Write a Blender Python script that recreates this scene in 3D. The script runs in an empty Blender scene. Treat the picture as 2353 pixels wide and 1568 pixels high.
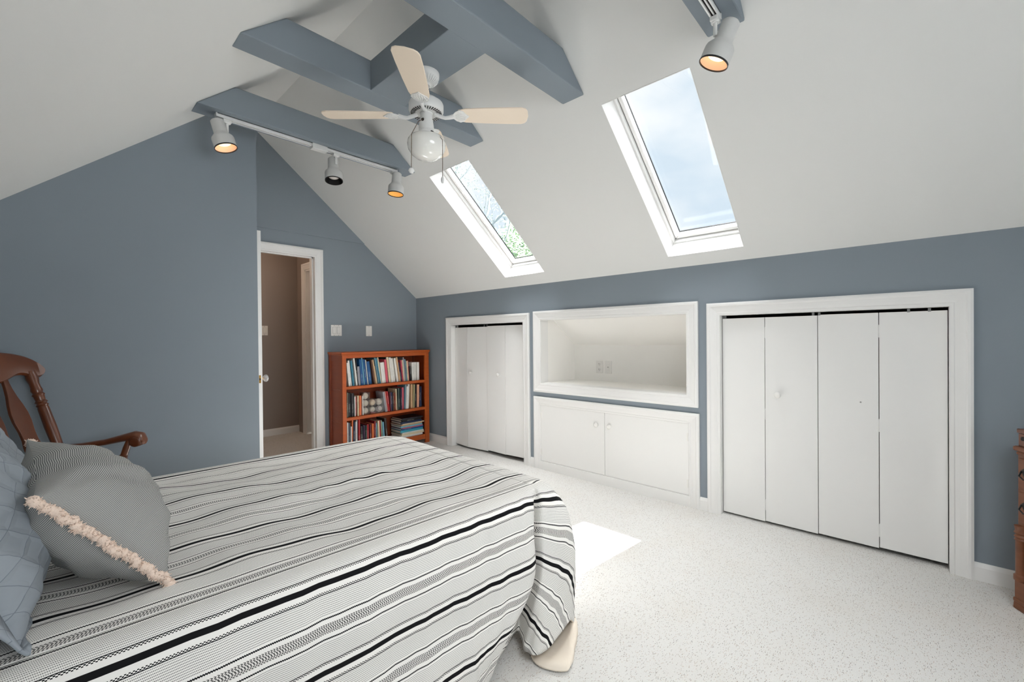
import bpy, math, random
from mathutils import Vector, Matrix
random.seed(7)
C = bpy.context.scene.collection
PI = math.pi
# ------------------------------------------------------------------ helpers
def s2l(c):
    c = c / 255.0
    return c / 12.92 if c <= 0.04045 else ((c + 0.055) / 1.055) ** 2.4
def rgb(r, g, b):
    return (s2l(r), s2l(g), s2l(b), 1.0)

class MB:
    def __init__(self):
        self.v = []; self.f = []; self.mi = []; self.uv = {}; self.cur = 0
    def add(self, vs, fs):
        o = len(self.v)
        self.v += [tuple(p) for p in vs]
        for f in fs:
            self.f.append(tuple(i + o for i in f)); self.mi.append(self.cur)
        return o
    def box(self, x0, x1, y0, y1, z0, z1):
        vs = [(x0,y0,z0),(x1,y0,z0),(x1,y1,z0),(x0,y1,z0),(x0,y0,z1),(x1,y0,z1),(x1,y1,z1),(x0,y1,z1)]
        return self.add(vs, [(0,3,2,1),(4,5,6,7),(0,1,5,4),(1,2,6,5),(2,3,7,6),(3,0,4,7)])
    def obox(self, c, ax, ay, az):
        c = Vector(c); ax = Vector(ax); ay = Vector(ay); az = Vector(az)
        vs = []
        for sz in (-1, 1):
            for sx, sy in ((-1,-1),(1,-1),(1,1),(-1,1)):
                vs.append(c + ax*sx + ay*sy + az*sz)
        fs = [(0,3,2,1),(4,5,6,7),(0,1,5,4),(1,2,6,5),(2,3,7,6),(3,0,4,7)]
        if ax.cross(ay).dot(az) < 0:
            fs = [tuple(reversed(f)) for f in fs]
        return self.add(vs, fs)
    def prism(self, pts, vec):
        pts = [Vector(p) for p in pts]; vec = Vector(vec); n = len(pts)
        nrm = Vector((0,0,0))
        for i in range(n):
            nrm += pts[i].cross(pts[(i+1) % n])
        if nrm.dot(vec) > 0: pts = pts[::-1]
        vs = pts + [p + vec for p in pts]
        fs = [tuple(range(n)), tuple(range(2*n-1, n-1, -1))]
        for i in range(n):
            j = (i+1) % n
            fs.append((j, i, i+n, j+n))
        return self.add(vs, fs)
    def grid(self, rows, closed=False, flip=False):
        R = len(rows); n = len(rows[0]); vs = [p for r in rows for p in r]; fs = []
        for i in range(R-1):
            for j in range(n if closed else n-1):
                k = (j+1) % n
                q = (i*n+j, i*n+k, (i+1)*n+k, (i+1)*n+j)
                fs.append(tuple(reversed(q)) if flip else q)
        return self.add(vs, fs)
    def tube(self, path, rad, n=10, caps=True):
        path = [Vector(p) for p in path]
        if not hasattr(rad, '__len__'): rad = [rad]*len(path)
        rows = []; up = None
        for i, p in enumerate(path):
            t = (path[min(i+1, len(path)-1)] - path[max(i-1, 0)]).normalized()
            if up is None:
                up = Vector((0,0,1)) if abs(t.z) < .9 else Vector((1,0,0))
            a = (up - t*up.dot(t)).normalized(); b = t.cross(a); up = a
            rows.append([p + (a*math.cos(2*PI*k/n) + b*math.sin(2*PI*k/n))*rad[i] for k in range(n)])
        o = self.grid(rows, closed=True)
        if caps:
            self.add(rows[0], [tuple(range(n))][::1]); self.f[-1] = tuple(reversed(self.f[-1]))
            self.add(rows[-1], [tuple(range(n))])
        return o
    def lathe(self, prof, n=24, o=(0,0,0), ax=(0,0,1)):
        """profile (r, h) along axis ax from o; outward normals when h increases"""
        o = Vector(o); ax = Vector(ax).normalized()
        u = Vector((1,0,0)) if abs(ax.x) < .9 else Vector((0,1,0))
        a = (u - ax*u.dot(ax)).normalized(); b = ax.cross(a)
        rows = []
        for r, h in prof:
            rows.append([o + ax*h + (a*math.cos(2*PI*k/n) + b*math.sin(2*PI*k/n))*max(r, 1e-5) for k in range(n)])
        return self.grid(rows, closed=True)
    def build(self, name, mats, parent=None, smooth=False, bevel=0, local=True, seg=2, uvs=None, merge=False):
        """vertices are in the parent's local space unless local=False (world space, parent only translated)"""
        off = Vector((0,0,0))
        if parent is not None and not local:
            off = world_loc(parent)
        me = bpy.data.meshes.new(name)
        me.from_pydata([tuple(Vector(p)-off) for p in self.v], [], self.f)
        if not isinstance(mats, (list, tuple)): mats = [mats]
        for m in mats: me.materials.append(m)
        me.polygons.foreach_set('material_index', self.mi)
        me.polygons.foreach_set('use_smooth', [bool(smooth)]*len(me.polygons))
        if uvs is not None:
            l = me.uv_layers.new(name='UVMap')
            for lp in me.loops: l.data[lp.index].uv = uvs[lp.vertex_index]
        if merge:
            import bmesh
            bm = bmesh.new(); bm.from_mesh(me)
            bmesh.ops.remove_doubles(bm, verts=bm.verts, dist=merge if merge is not True else 1e-4)
            bm.to_mesh(me); bm.free()
        me.update()
        if smooth and smooth is not True:
            me.set_sharp_from_angle(angle=math.radians(smooth))
        ob = bpy.data.objects.new(name, me); C.objects.link(ob)
        if parent is not None: ob.parent = parent
        if bevel:
            b = ob.modifiers.new('bevel', 'BEVEL'); b.width = bevel; b.segments = seg
            b.limit_method = 'ANGLE'; b.angle_limit = math.radians(40)
        return ob

def world_loc(o):
    v = Vector((0,0,0))
    while o is not None:
        v += Vector(o.location); o = o.parent
    return v
def thing(name, label, cat, loc=(0,0,0), group=None, M=None):
    o = bpy.data.objects.new(name, None); C.objects.link(o)
    o.empty_display_size = .05
    if M is not None: o.matrix_world = M
    else: o.location = loc
    return tag(o, label, cat, group)
def tag(o, label, cat, group=None, kind=None):
    o['label'] = label
    if cat: o['category'] = cat
    if group: o['group'] = group
    if kind: o['kind'] = kind
    return o
def struct(o, label=None):
    o['kind'] = 'structure'
    if label: o['label'] = label
    return o
def sempty(name, loc, label=None):
    o = bpy.data.objects.new(name, None); C.objects.link(o); o.location = loc; o.empty_display_size = .05
    return struct(o, label)

# ------------------------------------------------------------------ materials
def newmat(name):
    m = bpy.data.materials.new(name); m.use_nodes = True
    nt = m.node_tree; b = nt.nodes['Principled BSDF']
    return m, nt, b
def mat(name, col, rough=.6, metal=0, spec=.5, bump=0, bscale=200, coat=0, var=0, vscale=3, emit=None, es=0):
    m, nt, b = newmat(name)
    b.inputs['Base Color'].default_value = col
    b.inputs['Roughness'].default_value = rough
    b.inputs['Metallic'].default_value = metal
    b.inputs['Specular IOR Level'].default_value = spec
    b.inputs['Coat Weight'].default_value = coat
    tc = nt.nodes.new('ShaderNodeTexCoord')
    if bump:
        n = nt.nodes.new('ShaderNodeTexNoise'); n.inputs['Scale'].default_value = bscale
        nt.links.new(tc.outputs['Object'], n.inputs['Vector'])
        bp = nt.nodes.new('ShaderNodeBump'); bp.inputs['Strength'].default_value = bump; bp.inputs['Distance'].default_value = .002
        nt.links.new(n.outputs['Fac'], bp.inputs['Height']); nt.links.new(bp.outputs['Normal'], b.inputs['Normal'])
    if var:
        n2 = nt.nodes.new('ShaderNodeTexNoise'); n2.inputs['Scale'].default_value = vscale; n2.inputs['Detail'].default_value = 4
        nt.links.new(tc.outputs['Object'], n2.inputs['Vector'])
        mx = nt.nodes.new('ShaderNodeMix'); mx.data_type = 'RGBA'
        mx.inputs['A'].default_value = tuple(c*(1-var) for c in col[:3])+(1,)
        mx.inputs['B'].default_value = tuple(min(1, c*(1+var)) for c in col[:3])+(1,)
        nt.links.new(n2.outputs['Fac'], mx.inputs['Factor']); nt.links.new(mx.outputs['Result'], b.inputs['Base Color'])
    if emit:
        b.inputs['Emission Color'].default_value = emit; b.inputs['Emission Strength'].default_value = es
    return m
class NT:
    """tiny node-expression builder"""
    def __init__(self, nt): self.nt = nt
    def m(self, op, a, b=None, c=None):
        n = self.nt.nodes.new('ShaderNodeMath'); n.operation = op
        for i, x in enumerate((a, b, c)):
            if x is None: continue
            if isinstance(x, (int, float)): n.inputs[i].default_value = x
            else: self.nt.links.new(x, n.inputs[i])
        return n.outputs[0]
    def band(self, t, a, b):
        return self.m('MULTIPLY', self.m('GREATER_THAN', t, a), self.m('LESS_THAN', t, b))
    def mix(self, f, a, b):
        n = self.nt.nodes.new('ShaderNodeMix'); n.data_type = 'RGBA'
        for k, x in (('Factor', f), ('A', a), ('B', b)):
            if isinstance(x, (int, float)) or isinstance(x, tuple): n.inputs[k].default_value = x
            else: self.nt.links.new(x, n.inputs[k])
        return n.outputs['Result']
def wood(name, c1, c2, rough=.35, scale=(2, 30, 30), coat=.3):
    m, nt, b = newmat(name); e = NT(nt)
    tc = nt.nodes.new('ShaderNodeTexCoord'); mp = nt.nodes.new('ShaderNodeMapping')
    mp.inputs['Scale'].default_value = scale
    nt.links.new(tc.outputs['Object'], mp.inputs['Vector'])
    n = nt.nodes.new('ShaderNodeTexNoise'); n.inputs['Scale'].default_value = 1.5; n.inputs['Detail'].default_value = 6
    nt.links.new(mp.outputs['Vector'], n.inputs['Vector'])
    nt.links.new(e.mix(n.outputs['Fac'], c1, c2), b.inputs['Base Color'])
    b.inputs['Roughness'].default_value = rough; b.inputs['Coat Weight'].default_value = coat; b.inputs['Coat Roughness'].default_value = .25
    return m

M_white = mat('white_trim_paint', rgb(238,237,235), .42)
M_door = mat('white_door_paint', rgb(238,237,235), .5)
M_ceil = mat('ceiling_paint', rgb(228,228,226), .9, bump=.08, bscale=300)
M_blue = mat('blue_grey_wall_paint', rgb(135,144,152), .8, spec=.2, bump=.1, bscale=350, var=.02, vscale=2)
M_beam = mat('blue_grey_beam_paint', rgb(133,142,150), .8, spec=.2, bump=.1, bscale=350)
M_niche = mat('niche_paint', rgb(247,245,241), .6)
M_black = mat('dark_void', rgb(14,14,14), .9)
M_plastic = mat('white_plastic', rgb(236,234,230), .35)
M_almond = mat('warm_white_plastic', rgb(233,228,219), .35)
M_fixture = mat('white_enamel', rgb(232,232,230), .35)
M_spot = mat('light_grey_enamel', rgb(205,205,203), .5)
M_rim = mat('black_rim', rgb(18,16,15), .4)
M_reflamp = mat('lamp_glow_lining', rgb(228,200,176), .6, emit=rgb(255,196,150), es=.22)  # emission stands in for bulb light falling on the lining
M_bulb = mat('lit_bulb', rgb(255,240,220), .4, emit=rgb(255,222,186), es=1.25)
M_refamber = mat('amber_lamp_glow', rgb(235,190,110), .4, emit=rgb(240,185,105), es=.32)  # on bulb and lining alike; the lining's glow is emission, not bulb light
M_refyellow = mat('pale_yellow_lamp_glow', rgb(240,215,140), .4, emit=rgb(255,220,140), es=.55)  # same here: emission gives the lining the bulb's glow
M_refoff = mat('black_baffle', rgb(16,15,15), .5)
M_bulboff = mat('unlit_bulb', rgb(215,210,205), .2)
M_blade = mat('cream_fan_blade', rgb(238,222,203), .5)
M_globe = mat('opal_glass', rgb(240,239,234), .12, coat=.5)
M_brass = mat('brass', rgb(190,150,80), .25, metal=1)
M_darkmetal = mat('dark_metal', rgb(40,34,30), .4, metal=.6)
M_chain = mat('chain_metal', rgb(120,105,90), .4, metal=.8)
M_steel = mat('steel', rgb(150,150,150), .35, metal=1)
M_case = wood('cherry_wood', rgb(188,90,28), rgb(160,68,18), .42, (3, 3, 40), .1)
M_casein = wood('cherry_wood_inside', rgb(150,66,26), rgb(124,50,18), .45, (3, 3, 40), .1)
M_chair = wood('dark_maple', rgb(116,63,34), rgb(76,38,20), .28, (8, 8, 3), .4)
M_chest = wood('oak_brown', rgb(132,78,46), rgb(94,53,31), .45, (3, 30, 30), .05)
M_pages = mat('page_paper', rgb(226,216,198), .85)
M_hall = mat('hall_wall_paint', rgb(150,138,130), .7)
M_fringe = mat('cream_cotton_fringe', rgb(236,214,198), .95, bump=.6, bscale=500)
M_lining = mat('cream_quilt_lining', rgb(240,228,212), .9, bump=.5, bscale=60)
M_mattress = mat('white_mattress_ticking', rgb(225,222,216), .9)
M_ball = mat('baseball_leather', rgb(236,226,208), .5)
M_redstand = mat('red_stand', rgb(190,40,38), .5)

# glass and acrylic: clear, a little reflection, no tricks
def clear(name, refl=.06, tint=(1,1,1,1), rough=0.0):
    m = bpy.data.materials.new(name); m.use_nodes = True; nt = m.node_tree
    nt.nodes.clear()
    o = nt.nodes.new('ShaderNodeOutputMaterial'); mx = nt.nodes.new('ShaderNodeMixShader')
    t = nt.nodes.new('ShaderNodeBsdfTransparent'); g = nt.nodes.new('ShaderNodeBsdfGlossy')
    t.inputs['Color'].default_value = tint; g.inputs['Roughness'].default_value = rough
    mx.inputs[0].default_value = refl
    nt.links.new(t.outputs[0], mx.inputs[1]); nt.links.new(g.outputs[0], mx.inputs[2]); nt.links.new(mx.outputs[0], o.inputs[0])
    return m
M_glass = clear('skylight_glass', .02)
M_acrylic = clear('clear_acrylic', .10, (.93,.93,.93,1), .05)
M_crystal, _n, _b = newmat('crystal_knob')
_b.inputs['Base Color'].default_value = (.95,.95,.95,1); _b.inputs['Transmission Weight'].default_value = .7; _b.inputs['Roughness'].default_value = .05

# carpet: off-white loop pile with little dark flecks
def carpet():
    m, nt, b = newmat('flecked_carpet'); e = NT(nt)
    tc = nt.nodes.new('ShaderNodeTexCoord'); P = tc.outputs['Object']
    base = rgb(226,221,212)
    nz = nt.nodes.new('ShaderNodeTexNoise'); nz.inputs['Scale'].default_value = 330; nz.inputs['Detail'].default_value = 2
    nt.links.new(P, nz.inputs['Vector'])
    col = e.mix(nz.outputs['Fac'], rgb(210,208,204), rgb(240,239,236))
    for k, (ang, sc, thr, c, st) in enumerate([(.5, 120, .95, rgb(136,122,112), 4.2), (-.7, 105, .968, rgb(104,96,92), 4.6), (1.4, 150, .93, rgb(186,164,146), 3.0), (2.3, 130, .962, rgb(150,132,120), 4.0)]):
        mp = nt.nodes.new('ShaderNodeMapping'); mp.inputs['Rotation'].default_value = (0, 0, ang)
        mp.inputs['Location'].default_value = (k*3.1, k*1.7, 0)
        mp.inputs['Scale'].default_value = (1, st, 1)
        nt.links.new(P, mp.inputs['Vector'])
        vo = nt.nodes.new('ShaderNodeTexVoronoi'); vo.inputs['Scale'].default_value = sc
        nt.links.new(mp.outputs['Vector'], vo.inputs['Vector'])
        sep = nt.nodes.new('ShaderNodeSeparateColor'); nt.links.new(vo.outputs['Color'], sep.inputs[0])
        f = e.m('MULTIPLY', e.m('GREATER_THAN', sep.outputs[0], thr), e.m('LESS_THAN', vo.outputs['Distance'], .48))
        col = e.mix(e.m('MULTIPLY', f, .65), col, c)
    big = nt.nodes.new('ShaderNodeTexNoise'); big.inputs['Scale'].default_value = 2.2; big.inputs['Detail'].default_value = 3
    nt.links.new(P, big.inputs['Vector'])
    col = e.mix(e.m('MULTIPLY', e.m('MAXIMUM', e.m('SUBTRACT', big.outputs['Fac'], .5), 0), .7), col, rgb(206,192,172))
    nt.links.new(col, b.inputs['Base Color'])
    b.inputs['Roughness'].default_value = 1; b.inputs['Specular IOR Level'].default_value = .1
    bp = nt.nodes.new('ShaderNodeBump'); bp.inputs['Strength'].default_value = .55; bp.inputs['Distance'].default_value = .006
    n2 = nt.nodes.new('ShaderNodeTexNoise'); n2.inputs['Scale'].default_value = 160; n2.inputs['Detail'].default_value = 3
    nt.links.new(P, n2.inputs['Vector'])
    nt.links.new(n2.outputs['Fac'], bp.inputs['Height']); nt.links.new(bp.outputs['Normal'], b.inputs['Normal'])
    return m
M_carpet = carpet()

# woven bedspread: black stripes, checks, zigzags and dashed grey ground, laid out in metres
PER = .208
def quilt_mat():
    m, nt, b = newmat('striped_weave'); e = NT(nt)
    uv = nt.nodes.new('ShaderNodeUVMap'); uv.uv_map = 'UVMap'
    sp = nt.nodes.new('ShaderNodeSeparateXYZ'); nt.links.new(uv.outputs[0], sp.inputs[0])
    u, v = sp.outputs[0], sp.outputs[1]
    t = e.m('PINGPONG', v, PER/2)
    sq = lambda x, period, duty=.5: e.m('LESS_THAN', e.m('FRACT', e.m('MULTIPLY', x, 1/period)), duty)
    xor = lambda a, c: e.m('ABSOLUTE', e.m('SUBTRACT', a, c))
    dark = e.band(t, -1, .0068)
    chk = xor(sq(u, .0064), sq(t, .0052))
    dark = e.m('ADD', dark, e.m('MULTIPLY', e.band(t, .0187, .0243), chk))
    dark = e.m('ADD', dark, e.band(t, .0243, .0262))
    # dashed grey ground
    row = e.m('FLOOR', e.m('MULTIPLY', t, 1/.0047))
    us = e.m('ADD', u, e.m('MULTIPLY', row, .0011))
    dash = e.m('MULTIPLY', sq(t, .0047, .46), sq(us, .0027, .62))
    dark = e.m('ADD', dark, e.m('MULTIPLY', e.m('MULTIPLY', e.band(t, .0285, .0745), dash), .76))
    # zigzag line
    tri = e.m('PINGPONG', u, .0021)
    dark = e.m('ADD', dark, e.band(e.m('SUBTRACT', t, e.m('MULTIPLY', tri, 1.0)), .0776, .0812))
    # centre hatch
    lean = e.m('ADD', u, e.m('MULTIPLY', e.m('PINGPONG', v, .0035), .9))
    hat = e.m('MULTIPLY', xor(sq(lean, .0058, .5), sq(t, .0052, .5)), .95)
    dark = e.m('ADD', dark, e.m('MULTIPLY', e.band(t, .0925, .2), hat))
    dark = e.m('MINIMUM', dark, 1)
    col = e.mix(dark, rgb(240,237,232), rgb(24,24,26))
    nt.links.new(col, b.inputs['Base Color'])
    b.inputs['Roughness'].default_value = .95; b.inputs['Specular IOR Level'].default_value = .15
    bp = nt.nodes.new('ShaderNodeBump'); bp.inputs['Strength'].default_value = .25; bp.inputs['Distance'].default_value = .0015
    nt.links.new(e.m('MULTIPLY', dark, -1), bp.inputs['Height'])
    nt.links.new(bp.outputs['Normal'], b.inputs['Normal'])
    return m
M_quilt = quilt_mat()
def pinstripe():
    m, nt, b = newmat('grey_pinstripe_ticking'); e = NT(nt)
    uv = nt.nodes.new('ShaderNodeUVMap'); uv.uv_map = 'UVMap'
    sp = nt.nodes.new('ShaderNodeSeparateXYZ'); nt.links.new(uv.outputs[0], sp.inputs[0])
    n = nt.nodes.new('ShaderNodeTexNoise'); n.inputs['Scale'].default_value = 9
    nt.links.new(uv.outputs[0], n.inputs['Vector'])
    v = e.m('ADD', sp.outputs[1], e.m('MULTIPLY', n.outputs['Fac'], .0022))
    s = e.m('LESS_THAN', e.m('FRACT', e.m('MULTIPLY', v, 1/.0036)), .5)
    nt.links.new(e.mix(s, rgb(188,188,184), rgb(108,109,109)), b.inputs['Base Color'])
    b.inputs['Roughness'].default_value = .95; b.inputs['Specular IOR Level'].default_value = .1
    return m
M_pin = pinstripe()
def quilted():
    m, nt, b = newmat('blue_grey_quilted_cotton'); e = NT(nt)
    uv = nt.nodes.new('ShaderNodeUVMap'); uv.uv_map = 'UVMap'
    sp = nt.nodes.new('ShaderNodeSeparateXYZ'); nt.links.new(uv.outputs[0], sp.inputs[0])
    n = nt.nodes.new('ShaderNodeTexNoise'); n.inputs['Scale'].default_value = 7; n.inputs['Detail'].default_value = 2
    nt.links.new(uv.outputs[0], n.inputs['Vector'])
    w = e.m('MULTIPLY', n.outputs['Fac'], .05)
    a = e.m('ADD', e.m('ADD', sp.outputs[0], sp.outputs[1]), w); d = e.m('ADD', e.m('SUBTRACT', sp.outputs[0], sp.outputs[1]), w)
    L = lambda x: e.m('LESS_THAN', e.m('PINGPONG', x, .031), .0008)
    line = e.m('MAXIMUM', L(a), L(d))
    nt.links.new(e.mix(line, rgb(150,157,164), rgb(122,129,137)), b.inputs['Base Color'])
    b.inputs['Roughness'].default_value = .9; b.inputs['Specular IOR Level'].default_value = .15
    hgt = e.m('MULTIPLY', e.m('MINIMUM', e.m('PINGPONG', a, .031), e.m('PINGPONG', d, .031)), 90)
    n3 = nt.nodes.new('ShaderNodeTexNoise'); n3.inputs['Scale'].default_value = 26
    nt.links.new(uv.outputs[0], n3.inputs['Vector'])
    bp = nt.nodes.new('ShaderNodeBump'); bp.inputs['Strength'].default_value = .3; bp.inputs['Distance'].default_value = .006
    nt.links.new(e.m('ADD', e.m('MINIMUM', hgt, 1), n3.outputs['Fac']), bp.inputs['Height']); nt.links.new(bp.outputs['Normal'], b.inputs['Normal'])
    return m
M_sham = quilted()

# ------------------------------------------------------------------ room constants (metres)
XK, YD, YL, XH, YB = 3.0856, 4.4678, 3.35, -0.62, -1.9
XR = 1.006                     # right end of the near gable wall
RX, RZ = 1.312, 3.167          # ridge
SR, SL = .83, .857
zR = lambda x: RZ - (x - RX)*(RZ-1.695)/(XK-RX)
zL = lambda x: RZ - (RX - x)*SL
SRx = (RZ-1.695)/(XK-RX)
nR = Vector((SRx, 0, 1)).normalized()      # outward (up) normal of the right slope
nL = Vector((-SL, 0, 1)).normalized()
TH = .2
sky1 = (2.119, 3.003, .788, 1.281)         # x0,x1,y0,y1 openings in the right slope
sky2 = (2.109, 2.986, 2.378, 2.862)

# ---- floor
b = MB(); b.box(XH-.2, 4.0, YB-.2, 6.2, -.12, 0); struct(b.build('floor', M_carpet), 'off-white carpet flecked with dark brown')

# ---- ceiling: two slopes with the skylight openings left open
b = MB()
def slope_cell(x0, x1, y0, y1, zf, n):
    p = [Vector((x0,y0,zf(x0))), Vector((x1,y0,zf(x1))), Vector((x1,y1,zf(x1))), Vector((x0,y1,zf(x0)))]
    b.prism(p, n*TH)
YE = YD + .12
ys = [YB-.1, sky1[2], sky1[3], sky2[2], sky2[3], YE]
def cells(x0, x1, y0, y1, hole=None):
    if not hole: slope_cell(x0, x1, y0, y1, zR, nR); return
    slope_cell(x0, hole[0], y0, y1, zR, nR); slope_cell(hole[1], x1, y0, y1, zR, nR)
x1r = XK + .75
cells(RX, x1r, ys[0], ys[1]); cells(RX, x1r, ys[1], ys[2], sky1); cells(RX, x1r, ys[2], ys[3])
cells(RX, x1r, ys[3], ys[4], sky2); cells(RX, x1r, ys[4], ys[5])
sky_fill = (-.05, .75, -1.25, -.25)  # opening for the added skylight, out of view
slope_cell(XH-.15, RX, ys[0], sky_fill[2], zL, nL); slope_cell(XH-.15, sky_fill[0], sky_fill[2], sky_fill[3], zL, nL)
slope_cell(sky_fill[1], RX, sky_fill[2], sky_fill[3], zL, nL); slope_cell(XH-.15, RX, sky_fill[3], ys[5], zL, nL)
b.prism([(RX, ys[0], RZ), (RX+nR.x*TH, ys[0], RZ+nR.z*TH), (RX+nL.x*TH, ys[0], RZ+nL.z*TH)], (0, ys[5]-ys[0], 0))
struct(b.build('ceiling', M_ceil), 'white sloping attic ceiling meeting at the ridge')

# ---- knee wall on the right with its four openings
op_big = (-.13, .965, 0, 1.345); op_small = (2.72, 3.80, 0, 1.357)
op_niche = (1.18, 2.513, .782, 1.366); op_cab = (1.168, 2.520, .070, .590)
b = MB()
WT = .1
def wseg(y0, y1, z0, z1): b.box(XK, XK+WT, y0, y1, z0, z1)
ztop = 1.70
wseg(YB, op_big[0], 0, ztop); wseg(op_big[0], op_big[1], op_big[3], ztop); wseg(op_big[1], op_cab[0], 0, ztop)
wseg(op_cab[0], op_cab[1], 0, op_cab[2]); wseg(op_cab[0], op_cab[1], op_cab[3], op_niche[2]); wseg(op_cab[0], op_niche[0], op_niche[2], ztop)
wseg(op_niche[1], op_cab[1], op_niche[2], ztop); wseg(op_niche[0], op_niche[1], op_niche[3], ztop)
wseg(op_cab[1], op_small[0], 0, ztop); wseg(op_small[0], op_small[1], op_small[3], ztop); wseg(op_small[1], YD+.1, 0, ztop)
struct(b.build('wall_right', M_blue), 'low blue-grey knee wall holding the closets and the niche')

# ---- gable walls
b = MB()
b.prism([(XH, YL, 0), (XR, YL, 0), (XR, YL, zL(XR)), (XH, YL, zL(XH))], (0, .1, 0))
b.prism([(XR-.1, YL+.1, 0), (XR, YL+.1, 0), (XR, YL+.1, zL(XR)), (XR-.1, YL+.1, zL(XR-.1))], (0, YD-YL, 0))
struct(b.build('wall_left', M_blue), 'wide blue-grey gable wall behind the rocking chair')
DX0, DX1, DZ = 1.075, 1.868, 2.045
b = MB()
y0, y1 = YD, YD+.12
b.box(XR, DX0-.012, y0, y1, 0, 2.255); b.box(DX0-.012, DX1+.012, y0, y1, DZ+.012, 2.255)
zx = XK + (1.695-2.255)/SRx
b.prism([(DX1+.012, y0, 0), (XK, y0, 0), (XK, y0, 1.70), (zx, y0, 2.255), (DX1+.012, y0, 2.255)], (0, .12, 0))
b.prism([(XR-.1, y0-.012, 2.255), (zx+.014, y0-.012, 2.255), (zx, y0-.012, 2.262), (RX, y0-.012, RZ), (XR-.1, y0-.012, zL(XR-.1))], (0, .132, 0))
struct(b.build('wall_back', M_blue), 'blue-grey gable wall with the open doorway and the bookcase')
b = MB(); b.box(XH-.1, XH, YB, YL+.1, 0, 1.52); struct(b.build('wall_head', M_blue), 'low wall behind the head of the bed')
# gable behind the camera, with a window
W3 = (.30, 2.00, .75, 2.05)
b = MB(); y0 = YB-.1; v = (0, .1, 0)
b.prism([(XH, y0, 0), (W3[0], y0, 0), (W3[0], y0, zL(W3[0])), (XH, y0, zL(XH))], v)
b.prism([(W3[1], y0, 0), (XK, y0, 0), (XK, y0, 1.695), (W3[1], y0, zR(W3[1]))], v)
b.box(W3[0], W3[1], y0, YB, 0, W3[2])
b.prism([(W3[0], y0, W3[3]), (W3[1], y0, W3[3]), (W3[1], y0, zR(W3[1])), (RX, y0, RZ), (W3[0], y0, zL(W3[0]))], v)
struct(b.build('wall_rear', M_blue), 'gable wall with the window opposite the door')
w3 = sempty('window_3', ((W3[0]+W3[1])/2, YB-.06, W3[2]), 'double window in the rear gable wall')
b = MB()
for x0, x1, z0, z1 in [(W3[0], W3[0]+.06, W3[2], W3[3]), (W3[1]-.06, W3[1], W3[2], W3[3]), (W3[0], W3[1], W3[2], W3[2]+.06), (W3[0], W3[1], W3[3]-.06, W3[3]), (1.12, 1.18, W3[2], W3[3])]:
    b.box(x0, x1, YB-.09, YB-.02, z0, z1)
b.build('window_frame', M_white, w3, local=False)
b = MB(); b.box(W3[0]+.06, W3[1]-.06, YB-.06, YB-.055, W3[2]+.06, W3[3]-.06); b.build('pane', M_glass, w3, local=False)

# ---- closet and cabinet hollows behind the knee wall
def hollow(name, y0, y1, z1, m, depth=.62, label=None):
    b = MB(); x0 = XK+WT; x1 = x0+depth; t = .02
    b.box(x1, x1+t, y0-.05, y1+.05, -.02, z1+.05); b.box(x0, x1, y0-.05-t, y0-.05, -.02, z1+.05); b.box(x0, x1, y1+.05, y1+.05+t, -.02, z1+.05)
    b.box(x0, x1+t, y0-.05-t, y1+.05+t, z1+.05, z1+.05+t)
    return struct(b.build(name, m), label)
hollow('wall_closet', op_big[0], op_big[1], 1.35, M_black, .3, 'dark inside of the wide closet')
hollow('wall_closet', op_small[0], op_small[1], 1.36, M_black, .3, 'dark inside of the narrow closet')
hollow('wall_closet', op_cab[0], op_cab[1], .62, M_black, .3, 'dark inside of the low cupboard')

# ---- casings (mitred mouldings)
PROF = [(-.004,0),(-.004,.009),(.010,.012),(.014,.010),(.030,.014),(.052,.017),(.058,.021),(.068,.021),(.078,.017),(.078,0)]
def casing(b, a0, a1, z0, z1, frame, prof=PROF, closed=True, zf=0.0, k=1.0):
    """frame(a,z,h)->world; rectangle a0..a1 x z0..z1; h sticks out of the wall"""
    rows = []
    for w, h in prof:
        w *= k
        if closed: r = [frame(a0-w, z0-w, h), frame(a1+w, z0-w, h), frame(a1+w, z1+w, h), frame(a0-w, z1+w, h)]
        else: r = [frame(a0-w, zf, h), frame(a0-w, z1+w, h), frame(a1+w, z1+w, h), frame(a1+w, zf, h)]
        rows.append(r)
    b.grid(rows, closed=closed)
fK = lambda a, z, h: (XK-h, a, z)
fD = lambda a, z, h: (a, YD-h, z)
def jamb(b, y0, y1, z0, z1, d, closed, t=.006):
    b.box(XK-.004, XK+d, y0-t*0, y0+t, z0, z1); b.box(XK-.004, XK+d, y1-t, y1, z0, z1); b.box(XK-.004, XK+d, y0, y1, z1-t, z1)
    if closed: b.box(XK-.004, XK+d, y0, y1, z0, z0+t)
def trim(n, op, closed, label, d=.1):
    b = MB(); casing(b, op[0], op[1], op[2], op[3], fK, closed=closed); jamb(b, op[0], op[1], op[2], op[3], d, closed)
    o = b.build('trim_%d' % n, M_white, smooth=False); 
    return struct(o, label)
trim(1, op_big, False, 'white moulded casing around the wide closet')
trim(2, op_small, False, 'white moulded casing around the narrow closet')
trim(3, op_niche, True, 'white moulded frame around the wall niche')
b = MB(); casing(b, op_cab[0], op_cab[1], op_cab[2], op_cab[3], fK, closed=False, k=.92); jamb(b, *op_cab, .1, True)
b.box(XK-.016, XK, op_cab[0]-.01, op_cab[1]+.01, 0, op_cab[2]+.004)
struct(b.build('trim_4', M_white), 'white moulded frame around the low cupboard')
b = MB(); casing(b, DX0, DX1, 0, DZ, fD, closed=False)
b.box(DX0-.02, DX0, YD-.002, YD+.13, 0, DZ); b.box(DX1, DX1+.02, YD-.002, YD+.13, 0, DZ); b.box(DX0-.02, DX1+.02, YD-.0019, YD+.13, DZ, DZ+.02)
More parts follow.
